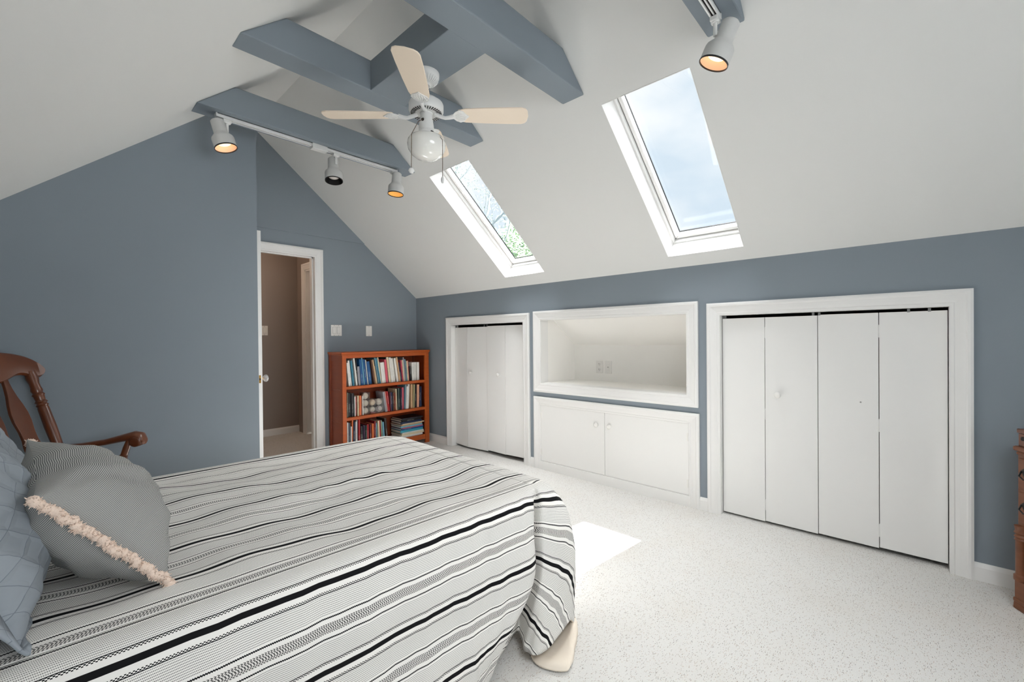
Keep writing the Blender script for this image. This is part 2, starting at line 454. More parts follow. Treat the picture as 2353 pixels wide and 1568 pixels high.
b.box(DX1-.012, DX1, YD+.045, YD+.075, 0, DZ); b.box(DX0, DX1, YD+.045, YD+.075, DZ-.012, DZ)
struct(b.build('trim_5', M_white), 'white casing and jamb of the doorway')

# ---- niche lining
b = MB(); ny0, ny1, nz0, nz1 = op_niche; xb = 3.62; x0 = XK+.09
def q(*p): b.add(p, [(0,1,2,3)])
zc = 1.128; xs = 3.28
t = .015
b.box(xb, xb+t, ny0-.01, ny1+.01, nz0-.01, nz1)
b.box(x0, xb+t, ny0-t, ny0, nz0-.01, nz1+.02); b.box(x0, xb+t, ny1, ny1+t, nz0-.01, nz1+.02)
b.box(x0, xb+t, ny0-t, ny1+t, nz0-t, nz0); b.box(x0, xs+.02, ny0-t, ny1+t, nz1, nz1+t)
b.prism([(xs, ny0-t, nz1), (xb, ny0-t, zc), (xb, ny0-t, nz1)], (0, ny1-ny0+2*t, 0))
struct(b.build('wall_niche', M_niche), 'cream painted niche with a sloping top')

# ---- bifold closet doors
def panel(b, ya, yb, xa, xb_, z0, z1, th=.028):
    """leaf from (xa,ya) to (xb_,yb) seen from above"""
    d = Vector((xb_-xa, yb-ya, 0)); n = Vector((d.y, -d.x, 0)).normalized()
    if n.x > 0: n = -n
    c = Vector(((xa+xb_)/2, (ya+yb)/2, (z0+z1)/2)) - n*th/2
    b.obox(c, d/2, -n*th/2 if False else n*th/2, Vector((0,0,(z1-z0)/2)))
def knob(parent, x, y, z, r=.019, label=None):
    b = MB(); b.lathe([(0,0),(.010,0),(.008,.012),(r*.8,.016),(r,.024),(r*.92,.031),(r*.5,.035),(0,.036)], 20, (x, y, z), (-1,0,0))
    return b.build('knob', M_plastic, parent, smooth=True, local=False)
def bifold(n, ys_, xs_, z0s, z1s, knobs, label):
    o = sempty('door_%d' % n, (XK+.04, (ys_[0]+ys_[-1])/2, 0), label)
    for i in range(len(ys_)-1):
        b = MB(); g = .0016
        panel(b, ys_[i]+g, ys_[i+1]-g, xs_[i][0], xs_[i][1], z0s[i], z1s[i])
        b.build('door_panel', M_door, o, local=False, bevel=.0015)
    for (x, y, z) in knobs: knob(o, x, y, z)
    b = MB(); b.box(XK+.015, XK+.05, ys_[0]-.005, ys_[-1]+.005, z1s[0]+.022, z1s[0]+.034)
    b.build('track', M_black, o, local=False)
    return o
xf = XK+.03
d2 = bifold(2, [-.122, .147, .424, .702, .957], [(xf+.004,xf),(xf+.002,xf),(xf,xf),(xf,xf+.004)], [.028,.022,.018,.014], [1.322,1.322,1.318,1.318],
       [(xf-.0, .628, .83)], 'wide bifold closet doors with four white panels and one knob')
# pivots, hinges and the filled knob hole of the wide closet
for y in (-.06, .02, .41, .44, .93):
    b = MB(); b.box(xf, xf+.012, y, y+.012, 1.318, 1.342); b.build('pivot_pin', M_steel, d2, local=False)
for y in (.147, .702):
    for z in (.12, .70, 1.22):
        b = MB(); b.box(xf+.004, xf+.02, y-.004, y+.004, z-.035, z+.035); b.build('hinge', M_door, d2, local=False)
b = MB(); b.lathe([(0,0),(.004,0),(.004,.002),(0,.002)], 10, (xf-.002, .226, .822), (1,0,0)); b.build('knob_hole', mat('hole_grey', rgb(150,148,145), .8), d2, local=False)
d3 = bifold(3, [2.728, 2.992, 3.264, 3.557, 3.792], [(xf+.012,xf-.004),(xf-.004,xf+.004),(xf+.012,xf-.008),(xf-.008,xf+.02)], [.040,.036,.022,.022], [1.328,1.328,1.322,1.322],
       [(xf-.002, 3.078, .83), (xf-.008, 3.492, .837)], 'narrow bifold closet doors next to the bookcase with two knobs')
for y in (3.25, 3.29, 3.75, 2.75):
    b = MB(); b.box(xf, xf+.012, y, y+.012, 1.322, 1.345); b.build('pivot_pin', M_steel, d3, local=False)

# ---- low cupboard under the niche
cab = thing('wall_cupboard', 'low white two-door cupboard built in under the niche', 'cupboard', (XK, 1.845, 0))
for y0, y1, ky, hy in ((1.174, 1.8465, 1.798, 1.176), (1.8495, 2.514, 1.919, 2.512)):
    b = MB(); b.box(XK-.006, XK+.014, y0, y1, .078, .584)
    d = b.build('door', M_door, cab, local=False, bevel=.0015)
    b = MB(); b.lathe([(0,0),(.009,0),(.008,.010),(.018,.014),(.021,.021),(.018,.027),(.008,.030),(0,.030)], 20, (XK-.006, ky, .482), (-1,0,0))
    b.build('knob', M_plastic, d, smooth=True, local=False)
    for z in (.16, .49):
        b = MB(); b.tube([(XK-.009, hy, z-.028), (XK-.009, hy, z+.028)], .004, 8); b.box(XK-.008, XK-.005, hy-.010, hy+.010, z-.026, z+.026)
        b.build('hinge', M_plastic, d, local=False)

# ---- baseboards
BP = [(0,0),(.013,0),(.013,.066),(.009,.076),(.004,.084),(0,.086)]
b = MB()
for y0, y1 in ((YB, op_big[0]-.078), (op_big[1]+.078, op_cab[0]-.072), (op_cab[1]+.072, op_small[0]-.078), (op_small[1]+.078, YD)):
    b.prism([(XK-w, y0, z) for w, z in BP], (0, y1-y0, 0))
struct(b.build('baseboard_right', M_white), 'white baseboard along the knee wall')
b = MB(); b.prism([(DX1+.08, YD-w, z) for w, z in BP], (XK-DX1-.08, 0, 0)); struct(b.build('baseboard_back', M_white), 'white baseboard behind the bookcase')
b = MB(); b.prism([(XH, YL-w, z) for w, z in BP], (XR-XH, 0, 0)); struct(b.build('baseboard_left', M_white), 'white baseboard under the gable wall')

# ---- hallway seen through the door
HY, HX0, HX1, HZ = 5.93, .9, 2.25, 2.5
b = MB()
b.box(HX0-.1, HX1+.1, HY, HY+.1, 0, HZ+.1); b.box(HX0-.1, HX0, YD+.12, HY, 0, HZ+.1)
b.box(HX1, HX1+.1, 5.68, HY, 0, HZ+.1); b.box(HX1, HX1+.1, YD+.12, 4.9, 0, HZ+.1); b.box(HX1, HX1+.1, 4.9, 5.68, 2.09, HZ+.1)
struct(b.build('wall_hall', M_hall), 'warm grey hallway wall beyond the doorway')
b = MB(); b.box(HX0-.1, HX1+.1, YD+.1, HY+.1, HZ, HZ+.1); struct(b.build('ceiling_hall', M_ceil))
b = MB(); casing(b, 4.9, 5.68, 0, 2.09, lambda a, z, h: (HX1-h, a, z), closed=False)
b.box(HX1-.002, HX1+.1, 5.66, 5.68, 0, 2.09); b.box(HX1-.002, HX1+.1, 4.9, 4.92, 0, 2.09); b.box(HX1-.002, HX1+.1, 4.9, 5.68, 2.07, 2.09)
struct(b.build('trim_6', M_white), 'white casing of the second door in the hallway')
b = MB(); b.box(HX1+.06, HX1+.1, 4.92, 5.66, .01, 2.07); struct(b.build('door_4', M_door, bevel=.003), 'closed white door in the hallway')
b = MB(); b.prism([(HX0, HY-w, z) for w, z in BP], (HX1-HX0, 0, 0)); struct(b.build('baseboard_hall', M_white), 'white baseboard along the hallway wall')

# ---- the open door, seen edge on
d1 = sempty('door_1', (1.10, YD-.01, 0), 'open white door seen edge on with a crystal knob')
b = MB(); b.box(1.086, 1.121, YD-.82, YD-.012, .012, 2.036); b.build('door_leaf', M_white, d1, local=False, bevel=.002)
ky = YD-.82+.06
b = MB(); b.lathe([(0,0),(.028,0),(.028,.004),(.012,.008),(.010,.02)], 20, (1.121, ky, .905), (1,0,0)); b.build('knob_rose', M_brass, d1, smooth=40, local=False)
b = MB(); b.lathe([(.008,.018),(.016,.022),(.026,.032),(.029,.042),(.026,.052),(.014,.058),(0,.059)], 8, (1.121, ky, .905), (1,0,0)); b.build('knob', M_crystal, d1, local=False)
b = MB(); b.box(1.097, 1.110, YD-.8215, YD-.819, .875, .935); b.build('latch_plate', M_brass, d1, local=False)
b = MB(); b.lathe([(0,0),(.006,0),(.006,.004),(0,.004)], 10, (1.103, YD-.8215, .905), (0,-1,0)); b.build('latch_bolt', M_darkmetal, d1, local=False)

# ---- skylights
def skylight(n, op, label, shade=0):
    x0, x1, y0, y1 = op
    w = sempty('window_%d' % n, ((x0+x1)/2, (y0+y1)/2, zR((x0+x1)/2)), label)
    ex = Vector((1, 0, -SRx)).normalized()
    P = lambda x, y, d: Vector((x, y, zR(x))) + nR*d
    b = MB(); t = .012
    # well lining: four boards
    for (xa, ya, xb_, yb) in ((x0,y0,x1,y0),(x1,y0,x1,y1),(x1,y1,x0,y1),(x0,y1,x0,y0)):
        c = Vector(((x0+x1)/2, (y0+y1)/2, 0))
        mid = Vector(((xa+xb_)/2, (ya+yb)/2, 0)); out = Vector((mid.x-c.x, mid.y-c.y, 0)).normalized()
        o3 = (ex*out.x + Vector((0,out.y,0))) * t
        p = [P(xa,ya,-.001) - o3*.35, P(xb_,yb,-.001) - o3*.35, P(xb_,yb,.215) - o3*.35, P(xa,ya,.215) - o3*.35]
        b.prism(p, o3*.3)
    b.build('window_well', M_white, w, local=False)
    def ring(name, d0, d1, w0, w1, m, bev=.004):
        """rectangular ring between insets w0 and w1 from the well, heights d0..d1"""
        b = MB(); kx = 1/math.sqrt(1+SRx*SRx)
        R = lambda i: (x0+i*kx, x1-i*kx, y0+i, y1-i)
        a, c = R(w0), R(w1)
        for s in range(4):
            A = [(a[0],a[2]),(a[1],a[2]),(a[1],a[3]),(a[0],a[3])]; Cc = [(c[0],c[2]),(c[1],c[2]),(c[1],c[3]),(c[0],c[3])]
            s2 = (s+1) % 4
            p = [P(*A[s], d0), P(*A[s2], d0), P(*Cc[s2], d0), P(*Cc[s], d0)]
            b.prism(p, nR*(d1-d0))
        return b.build(name, m, w, local=False, bevel=bev)
    ring('window_frame', .135, .212, -.004, .018, M_white)
    ring('window_sash', .160, .206, .022, .046, M_white, .006)
    ring('weather_groove', .196, .206, .016, .024, M_darkmetal, 0)
    ring('gasket', .2035, .2115, .0455, .0495, M_rim, 0)
    b = MB(); kx = 1/math.sqrt(1+SRx*SRx); i = .047
    p = [P(x0+i*kx, y0+i, .205), P(x1-i*kx, y0+i, .205), P(x1-i*kx, y1-i, .205), P(x0+i*kx, y1-i, .205)]
    b.prism(p, nR*.006); b.build('pane', M_glass, w, local=False)
    return w
def fill_skylight(n, op, label):  # unseen skylight, added to bring fill light onto the right slope
    x0, x1, y0, y1 = op
    w = sempty('window_%d' % n, ((x0+x1)/2, (y0+y1)/2, zL((x0+x1)/2)), label)
    P = lambda x, y, d: Vector((x, y, zL(x))) + nL*d
    b = MB()
    for xa, xb_, ya, yb in ((x0,x0+.05,y0,y1),(x1-.05,x1,y0,y1),(x0,x1,y0,y0+.05),(x0,x1,y1-.05,y1)):
        b.prism([P(xa,ya,.12), P(xb_,ya,.12), P(xb_,yb,.12), P(xa,yb,.12)], nL*.1)
    b.build('window_frame', M_white, w, local=False)
    b = MB(); b.prism([P(x0+.04,y0+.04,.16), P(x1-.04,y0+.04,.16), P(x1-.04,y1-.04,.16), P(x0+.04,y1-.04,.16)], nL*.006); b.build('pane', M_glass, w, local=False)
fill_skylight(4, sky_fill, 'skylight added in the opposite slope, behind the camera, for fill light')
skylight(1, sky1, 'large skylight with blue sky beyond, above the wide closet')
skylight(2, sky2, 'smaller-looking skylight with tree branches beyond, above the niche')

# ---- collar beams and the fan block
zb0, zb1 = 2.55, 2.715
xl = lambda z: RX - (RZ-z)/SL
xr = lambda z: RX + (RZ-z)/SRx
def beam(y0, y1, label):
    b = MB()
    b.prism([(xl(zb0), y0, zb0), (xr(zb0), y0, zb0), (xr(zb1), y0, zb1), (xl(zb1), y0, zb1)], (0, y1-y0, 0))
    o = b.build('ceiling_beam', M_beam, bevel=.006)
    return struct(tag(o, label, 'beam', 'blue-grey collar beams across the ceiling'))
beam(2.968, 3.115, 'blue-grey ceiling beam nearest the door wall, carrying three spotlights')
beam(2.158, 2.295, 'blue-grey ceiling beam on the door side of the fan')
beam(1.345, 1.492, 'blue-grey ceiling beam between the fan and the camera')
beam(.530, .685, 'blue-grey ceiling beam cut off at the top edge of the picture')
b = MB(); b.box(1.212, 1.432, 1.489, 2.161, zb0+.0005, zb1-.004)
struct(tag(b.build('ceiling_beam', M_beam, bevel=.003), 'short wide blue-grey block joining two beams above the fan', 'beam'))

# ---- ceiling fan
FX, FY = 1.331, 1.821
fan = thing('ceiling_fan', 'white ceiling fan with four cream blades and a round glass light', 'ceiling fan', (FX, FY, 2.55))
L = lambda prof, n=32: (lambda b: (b.lathe(prof, n, (0,0,0), (0,0,1)), b)[1])(MB())
L([(0,-.062),(.020,-.062),(.024,-.056),(.030,-.052),(.046,-.046),(.060,-.034),(.067,-.020),(.068,-.004),(.068,0),(0,0)]).build('canopy', M_fixture, fan, smooth=35)
fan_c = [o for o in fan.children][0]
for k in range(28):
    a = 2*PI*k/28; b = MB(); d = Vector((math.cos(a), math.sin(a), 0))
    p = [d*.040+Vector((0,0,-.0505)), d*.052+Vector((0,0,-.043)), d*.0635+Vector((0,0,-.030))]
    b.tube(p, [.0014,.0026,.0014], 6)
    if k == 0: MBflute = MB()
    o_ = MBflute.add(b.v, b.f)
MBflute.build('canopy_fluting', M_fixture, fan_c, smooth=True)
b = MB(); b.lathe([(.0115,-.17),(.0115,-.05)], 16); b.lathe([(.0115,-.150),(.018,-.146),(.018,-.128),(.0115,-.120)], 16); b.build('downrod', M_fixture, fan, smooth=35)
L([(0,-.205),(.030,-.206),(.034,-.203),(.070,-.203),(.082,-.200),(.0875,-.190),(.0875,-.160),(.084,-.152),(.078,-.149),(.060,-.134),(.030,-.126),(.016,-.122),(0,-.122)], 48).build('motor_housing', M_fixture, fan, smooth=30)
motor = [o for o in fan.children if o.name.startswith('motor')][0]
b = MB()
for k in range(36):
    a = 2*PI*k/36; d = Vector((math.cos(a), math.sin(a), 0)); s = Vector((-d.y, d.x, 0))
    b.obox(d*.067+Vector((0,0,-.2035)), d*.011, s*.0021, Vector((0,0,.0015)))
b.build('cooling_slots', M_rim, motor)
# blades with ornamental irons
a0 = math.radians(-45.5)
for k in range(4):
    a = a0 + k*PI/2
    d = Vector((math.cos(a), math.sin(a), 0)); s = Vector((-d.y, d.x, 0))
    pit = math.radians(-10.5)
    sv = s*math.cos(pit) + Vector((0,0,math.sin(pit))); nv = d.cross(sv)
    o = Vector((0,0,-.214))
    prof = [(.165,-.040),(.20,-.050),(.30,-.056),(.42,-.060),(.485,-.060),(.505,-.052),(.515,-.036),(.520,0),(.515,.036),(.505,.052),(.485,.060),(.42,.060),(.30,.056),(.20,.050),(.165,.040),(.155,0)]
    b = MB(); b.prism([o + d*r + sv*w for r, w in prof], nv*.006)
    bl = b.build('blade', M_blade, fan, bevel=.002)
    b = MB()
    # arm: S curve from the motor to the blade, then a leaf-shaped plate
    b.tube([d*.045+Vector((0,0,-.205)), d*.070+Vector((0,0,-.216)), d*.095+Vector((0,0,-.224)), d*.115+Vector((0,0,-.222)), d*.140+Vector((0,0,-.216))], [.012,.010,.009,.010,.012], 8)
    pl = [(.135,-.012),(.150,-.032),(.172,-.044),(.190,-.036),(.202,-.018),(.218,0),(.202,.018),(.190,.036),(.172,.044),(.150,.032),(.135,.012)]
    b.prism([o + d*r + sv*w - nv*.004 for r, w in pl], nv*.004)
    for w0 in (-.026, -.013, 0, .013, .026):
        b.tube([o + d*.150 + sv*w0*.4 - nv*.0045, o + d*.178 + sv*w0 - nv*.006, o + d*.198 + sv*w0*.8 - nv*.0045], .0022, 6)
    for (r, w) in ((.165,-.030),(.165,.030),(.200,0)):
        b.lathe([(0,0),(.004,0),(.004,.003),(0,.004)], 8, o+d*r+sv*w-nv*.004, -nv)
    b.build('blade_iron', M_fixture, bl, smooth=40)
L([(0,-.288),(.037,-.288),(.0385,-.280),(.0375,-.266),(.034,-.245),(.0305,-.222),(.0295,-.205),(0,-.205)]).build('switch_housing', M_fixture, fan, smooth=30)
L([(.030,-.318),(.040,-.318),(.041,-.310),(.040,-.300),(.037,-.296),(.036,-.288),(0,-.288)]).build('light_fitter', M_fixture, fan, smooth=30)
L([(0,-.440),(.024,-.438),(.052,-.428),(.077,-.409),(.092,-.385),(.0965,-.360),(.093,-.341),(.084,-.328),(.066,-.319),(.048,-.315),(.038,-.313),(.034,-.300)], 48).build('globe', M_globe, fan, smooth=True)
def chain(pts, knobp, kind):
    b = MB(); b.tube(pts, .0016, 6)
    n = 26
    for i in range(n):
        tt = i/(n-1); L_ = len(pts)-1; k = min(int(tt*L_), L_-1); f = tt*L_-k
        p = Vector(pts[k]).lerp(Vector(pts[k+1]), f)
        b.lathe([(0,-.0022),(.0024,0),(0,.0022)], 6, p, (0,0,1))
    ch = b.build('pull_chain', M_chain, fan, local=False)
    b = MB()
    if kind == 'disc': b.lathe([(0,-.014),(.009,-.011),(.0145,0),(.009,.011),(0,.014)], 20, knobp)
    else: b.lathe([(0,-.017),(.006,-.015),(.0085,-.006),(.0085,.006),(.005,.014),(.002,.017),(0,.017)], 16, knobp)
    b.build('pull_knob', M_fixture, ch, smooth=True, local=False)
    b = MB(); b.lathe([(0,0),(.0065,0),(.0065,.012),(.003,.014),(0,.014)], 12, pts[0], (Vector(pts[1])-Vector(pts[0])))
    b.build('chain_outlet', M_darkmetal, ch, local=False)
chain([(1.303,1.808,2.306),(1.257,1.785,2.269),(1.2024,1.763,2.184),(1.1995,1.765,2.019)], (1.1995,1.7645,2.0067), 'disc')
chain([(1.333,1.785,2.246),(1.345,1.735,2.215),(1.350,1.715,2.187),(1.348,1.715,2.003)], (1.348,1.715,1.988), 'oval')

# ---- track lighting
def track(name, x0, x1, y, label, conn=None):
    t = thing(name, label, 'light track', (x0, y, zb0))
    b = MB(); w = .017; h = .022; z1 = zb0; z0 = zb0-h
    b.box(x0, x1, y-w, y-w+.006, z0, z1); b.box(x0, x1, y+w-.006, y+w, z0, z1); b.box(x0, x1, y-w, y+w, z1-.006, z1)
    b.box(x0, x1, y-.003, y+.003, z0+.003, z1)
    b.build('rail', M_fixture, t, local=False, bevel=.001)
    b = MB(); b.box(x0+.002, x1-.002, y-w+.006, y+w-.006, z1-.0125, z1-.006); b.build('contact_slot', M_rim, t, local=False)
    for x in (x0, x1):
        b = MB(); b.box(x-.004, x+.004, y-w-.001, y+w+.001, z0-.001, z1); b.build('end_cap', M_fixture, t, local=False)
    if conn:
        b = MB(); b.box(conn-.052, conn+.052, y-.024, y+.024, zb0-.036, zb0); b.build('feed_box', M_fixture, t, local=False, bevel=.003)
    return t
LAMPS = []
def spot(x, y, axis, label, refl, bulb, litcol=None, roll=0, off=(0,-.035), ln=1.0):
    """hangs from the rail at (x,y); axis points from the back of the can to its mouth"""
    z0 = zb0-.022
    s = thing('spotlight', label, 'spotlight', (x, y, z0), 'cylindrical spotlights on the ceiling tracks')
    b = MB(); b.box(-.022, .022, -.016, .016, -.018, 0); b.build('adapter', M_fixture, s, bevel=.003)
    b = MB(); b.lathe([(0,-.075),(.0085,-.075),(.0085,-.020),(0,-.020)], 12); b.lathe([(0,-.024),(.015,-.024),(.017,-.018),(0,-.018)], 14); b.build('stem', M_fixture, s, smooth=35)
    ax = Vector(axis).normalized()
    side = Vector((off[0], off[1], 0))
    top = Vector((0,0,-.055)) + side - ax*.035*ln
    prof_o = [(0,0),(.030,.000),(.036,.006),(.037,.078),(.040,.086),(.057,.106),(.0595,.114),(.0595,.172)]
    prof_o = [(r, h*ln) for r, h in prof_o]
    b = MB(); b.lathe(list(reversed([(r, -h) for r, h in prof_o])), 32, top, -ax)
    can = b.build('can', M_spot, s, smooth=30)
    H = .172*ln
    b = MB(); b.lathe([(.0600,H-.006),(.0606,H),(.0575,H+.001),(.0565,H-.004),(.0565,H-.010)], 32, top, ax)
    b.f = [tuple(reversed(f)) for f in b.f]
    b.build('rim', M_rim, can, smooth=40)
    b = MB(); b.lathe([(.0565,H-.005),(.054,H-.03),(.048,H-.06),(.036,H-.078),(0,H-.080)], 32, top, ax); b.f = [tuple(f) for f in b.f]
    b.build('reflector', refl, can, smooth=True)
    b = MB(); b.lathe([(.0,H-.018),(.016,H-.020),(.034,H-.029),(.039,H-.042),(.030,H-.062),(0,H-.076)], 24, top, ax); b.build('bulb', bulb, can, smooth=True)
    if refl in (M_reflamp, M_refamber, M_refyellow):
        LAMPS.append(tuple(Vector((x, y, z0)) + top + ax*(H-.010)) + (tuple(ax), 1.0 if refl is M_reflamp else .6))
    # hinge pin between stem and can
    b = MB(); p0 = Vector((0,0,-.062)); b.tube([p0, p0+side*.7], .006, 8); b.build('pivot', M_fixture, s)
    return s
track('light_track', .700, 1.915, 3.03, 'white light track under the beam nearest the door', 1.305)
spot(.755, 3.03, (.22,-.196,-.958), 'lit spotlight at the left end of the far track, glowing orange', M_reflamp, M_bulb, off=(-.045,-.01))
spot(1.425, 3.03, (-.053,-.172,-.983), 'unlit spotlight with a black inside, in the middle of the far track', M_refoff, M_bulboff, off=(0,.042))
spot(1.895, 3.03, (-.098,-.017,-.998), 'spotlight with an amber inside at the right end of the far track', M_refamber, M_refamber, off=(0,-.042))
track('light_track', .95, 1.935, .608, 'white light track under the beam at the top edge of the picture')
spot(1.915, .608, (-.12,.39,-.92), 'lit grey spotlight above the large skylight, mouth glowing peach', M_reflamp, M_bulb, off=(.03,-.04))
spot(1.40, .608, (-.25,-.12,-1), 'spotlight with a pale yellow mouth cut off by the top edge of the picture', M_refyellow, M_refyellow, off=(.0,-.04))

# ---- plates on the walls
def plateD(x0, x1, z0, z1, y, m, label, nm, rockers=(), screws=(), parent_y=-1):
    t = thing(nm, label, 'light switch' if rockers else 'wall plate', ((x0+x1)/2, y, z0))
    b = MB(); b.box(x0, x1, y-.006, y, z0, z1); b.build('plate', m, t, local=False, bevel=.0025)
    for (a, c) in rockers:
        b = MB(); zc_ = (z0+z1)/2; b.box(a, c, y-.010, y-.005, zc_-.034, zc_+.034); b.build('rocker', m, t, local=False, bevel=.002)
        b = MB(); b.box(a-.0015, c+.0015, y-.0065, y-.0055, zc_-.0355, zc_+.0355); b.build('rocker_gap', mat_gap, t, local=False)
    for (sx, sz) in screws:
        b = MB(); b.lathe([(0,0),(.0035,0),(.003,.0015),(0,.002)], 10, (sx, y-.006, sz), (0,-1,0)); b.build('screw', M_steel, t, local=False)
    return t
mat_gap = mat('switch_gap_grey', rgb(150,148,145), .7)
plateD(2.024, 2.141, 1.240, 1.356, YD, M_plastic, 'white double light switch on the blue wall above the bookcase', 'light_switch', ((2.043,2.076),(2.089,2.122)), ((2.059,1.349),(2.106,1.349),(2.059,1.247),(2.106,1.247)))
plateD(2.418, 2.490, 1.236, 1.350, YD, M_plastic, 'blank white wall plate on the blue wall above the bookcase', 'wall_plate', (), ((2.454,1.340),(2.454,1.246)))
plateD(1.815, 1.888, 1.262, 1.381, HY, M_almond, 'single light switch on the hallway wall seen through the doorway', 'light_switch', ((1.835,1.868),), ((1.851,1.373),(1.851,1.270)))
def plateN(y0, y1, z0, z1, label, nm, kind):
    x = 3.62
    t = thing(nm, label, 'socket' if kind == 'duplex' else 'wall plate', (x, (y0+y1)/2, z0)); yc = (y0+y1)/2; zc_ = (z0+z1)/2
    b = MB(); b.box(x-.006, x, y0, y1, z0, z1); b.build('plate', M_plastic, t, local=False, bevel=.0025)
    if kind == 'duplex':
        for dz in (-.026, .026):
            b = MB(); b.lathe([(0,0),(.017,0),(.017,.004),(0,.004)], 20, (x-.005, yc, zc_+dz), (-1,0,0)); r = b.build('receptacle', M_plastic, t, local=False)
            for dy in (-.006, .006):
                b = MB(); b.box(x-.0098, x-.008, yc+dy-.0012, yc+dy+.0012, zc_+dz-.002, zc_+dz+.008); b.build('slot', M_rim, r, local=False)
            b = MB(); b.box(x-.0098, x-.008, yc-.002, yc+.002, zc_+dz-.011, zc_+dz-.007); b.build('slot', M_rim, r, local=False)
    else:
        b = MB(); b.box(x-.008, x-.005, yc-.017, yc+.017, zc_-.034, zc_+.034); b.build('insert', M_plastic, t, local=False, bevel=.001)
        b = MB(); b.lathe([(0,0),(.004,0),(.004,.006),(0,.006)], 10, (x-.008, yc, zc_), (-1,0,0)); b.build('jack', M_steel, t, local=False)
plateN(2.184, 2.258, .858, .976, 'white power socket on the back of the niche', 'power_socket', 'duplex')
plateN(2.088, 2.162, .858, .976, 'white cable plate beside the socket in the niche', 'cable_plate', 'jack')

# ------------------------------------------------------------------ bookcase
case = thing('bookcase', 'orange-brown wooden bookcase with three full shelves in the far corner', 'bookcase', (2.517, 4.305, 0))
bx0, bx1, by0, by1 = 1.992, 3.030, 4.155, 4.452
def part(name, boxes, m, parent, bevel=.002, **k):
    b = MB()
    for x in boxes: b.box(*x)
    return b.build(name, m, parent, local=False, bevel=bevel, **k)
part('top', [(1.981, 3.046, 4.140, by1+.005, 1.054, 1.073), (1.986, 3.040, 4.147, by1, 1.042, 1.054)], M_case, case, .004)
for x0, x1 in ((bx0, bx0+.022), (bx1-.022, bx1)):
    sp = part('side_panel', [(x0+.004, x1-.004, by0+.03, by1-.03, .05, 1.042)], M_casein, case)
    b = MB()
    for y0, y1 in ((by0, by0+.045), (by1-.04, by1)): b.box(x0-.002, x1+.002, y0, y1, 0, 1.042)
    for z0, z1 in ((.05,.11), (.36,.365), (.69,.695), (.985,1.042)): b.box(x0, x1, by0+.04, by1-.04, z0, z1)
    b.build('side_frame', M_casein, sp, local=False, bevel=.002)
for x0, x1 in ((bx0-.001, bx0+.040), (bx1-.054, bx1+.001)):
    part('stile', [(x0, x1, 4.148, 4.172, 0, 1.042)], M_case, case)
part('top_rail', [(bx0+.04, bx1-.054, 4.151, 4.170, 1.012, 1.042)], M_case, case)
part('bottom_rail', [(bx0+.04, bx1-.054, 4.153, 4.172, .045, .100)], M_case, case)
for z in (.728, .416): part('shelf', [(bx0+.016, bx1-.016, 4.150, by1-.008, z-.030, z)], M_case, case)
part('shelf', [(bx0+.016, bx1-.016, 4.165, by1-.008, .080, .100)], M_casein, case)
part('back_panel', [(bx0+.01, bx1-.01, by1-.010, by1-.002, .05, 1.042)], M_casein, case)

PAL = {'white':(226,224,218),'cream':(224,208,176),'teal':(58,128,152),'black':(24,24,26),'grey':(150,150,158),'blue':(26,84,138),'pale blue':(120,176,196),'brown':(92,60,46),
 'tan':(196,160,122),'grey blue':(104,140,154),'pink':(206,88,104),'dark grey':(58,60,62),'navy':(30,44,76),'salmon':(208,120,108),'olive grey':(98,94,78),'charcoal':(40,40,46),
 'red':(170,34,38),'orange':(212,108,58),'silver grey':(152,150,154),'maroon':(92,40,48),'rust':(150,70,44),'dark green':(30,50,46),'purple':(62,42,66),'olive':(160,148,108),
 'peach':(222,164,134),'lavender':(170,172,190),'slate':(70,84,96),'crimson':(150,40,48),'sage':(146,160,140),'dark brown':(58,42,38),'turquoise':(70,170,190)}
BKM = {}
def bookmat(c, deco):
    key = (c, deco)
    if key in BKM: return BKM[key]
    m, nt, b = newmat('book_cover_' + c.replace(' ', '_')); e = NT(nt)
    base = rgb(*PAL[c])
    if deco:
        # flecks of printing on the spine
        tc = nt.nodes.new('ShaderNodeTexCoord'); sp = nt.nodes.new('ShaderNodeSeparateXYZ'); nt.links.new(tc.outputs['Object'], sp.inputs[0])
        mp = nt.nodes.new('ShaderNodeMapping'); mp.inputs['Scale'].default_value = (240, 1, 260); nt.links.new(tc.outputs['Object'], mp.inputs['Vector'])
        n = nt.nodes.new('ShaderNodeTexNoise'); n.inputs['Scale'].default_value = 1; n.inputs['Detail'].default_value = 1; nt.links.new(mp.outputs['Vector'], n.inputs['Vector'])
        lum = sum(PAL[c])/3
        ink = rgb(225,222,214) if lum < 110 else rgb(70,66,72)
        oi = nt.nodes.new('ShaderNodeObjectInfo'); zz = e.m('ADD', sp.outputs[2], e.m('MULTIPLY', oi.outputs['Random'], .07))
        f = e.m('MULTIPLY', e.m('GREATER_THAN', n.outputs['Fac'], .57), e.m('MULTIPLY', e.band(zz, .09, .18), e.m('LESS_THAN', e.m('ABSOLUTE', sp.outputs[0]), .006)))
        nt.links.new(e.mix(e.m('MULTIPLY', f, .5), base, ink), b.inputs['Base Color'])
    else:
        b.inputs['Base Color'].default_value = base
    b.inputs['Roughness'].default_value = .4
    BKM[key] = m
    return m
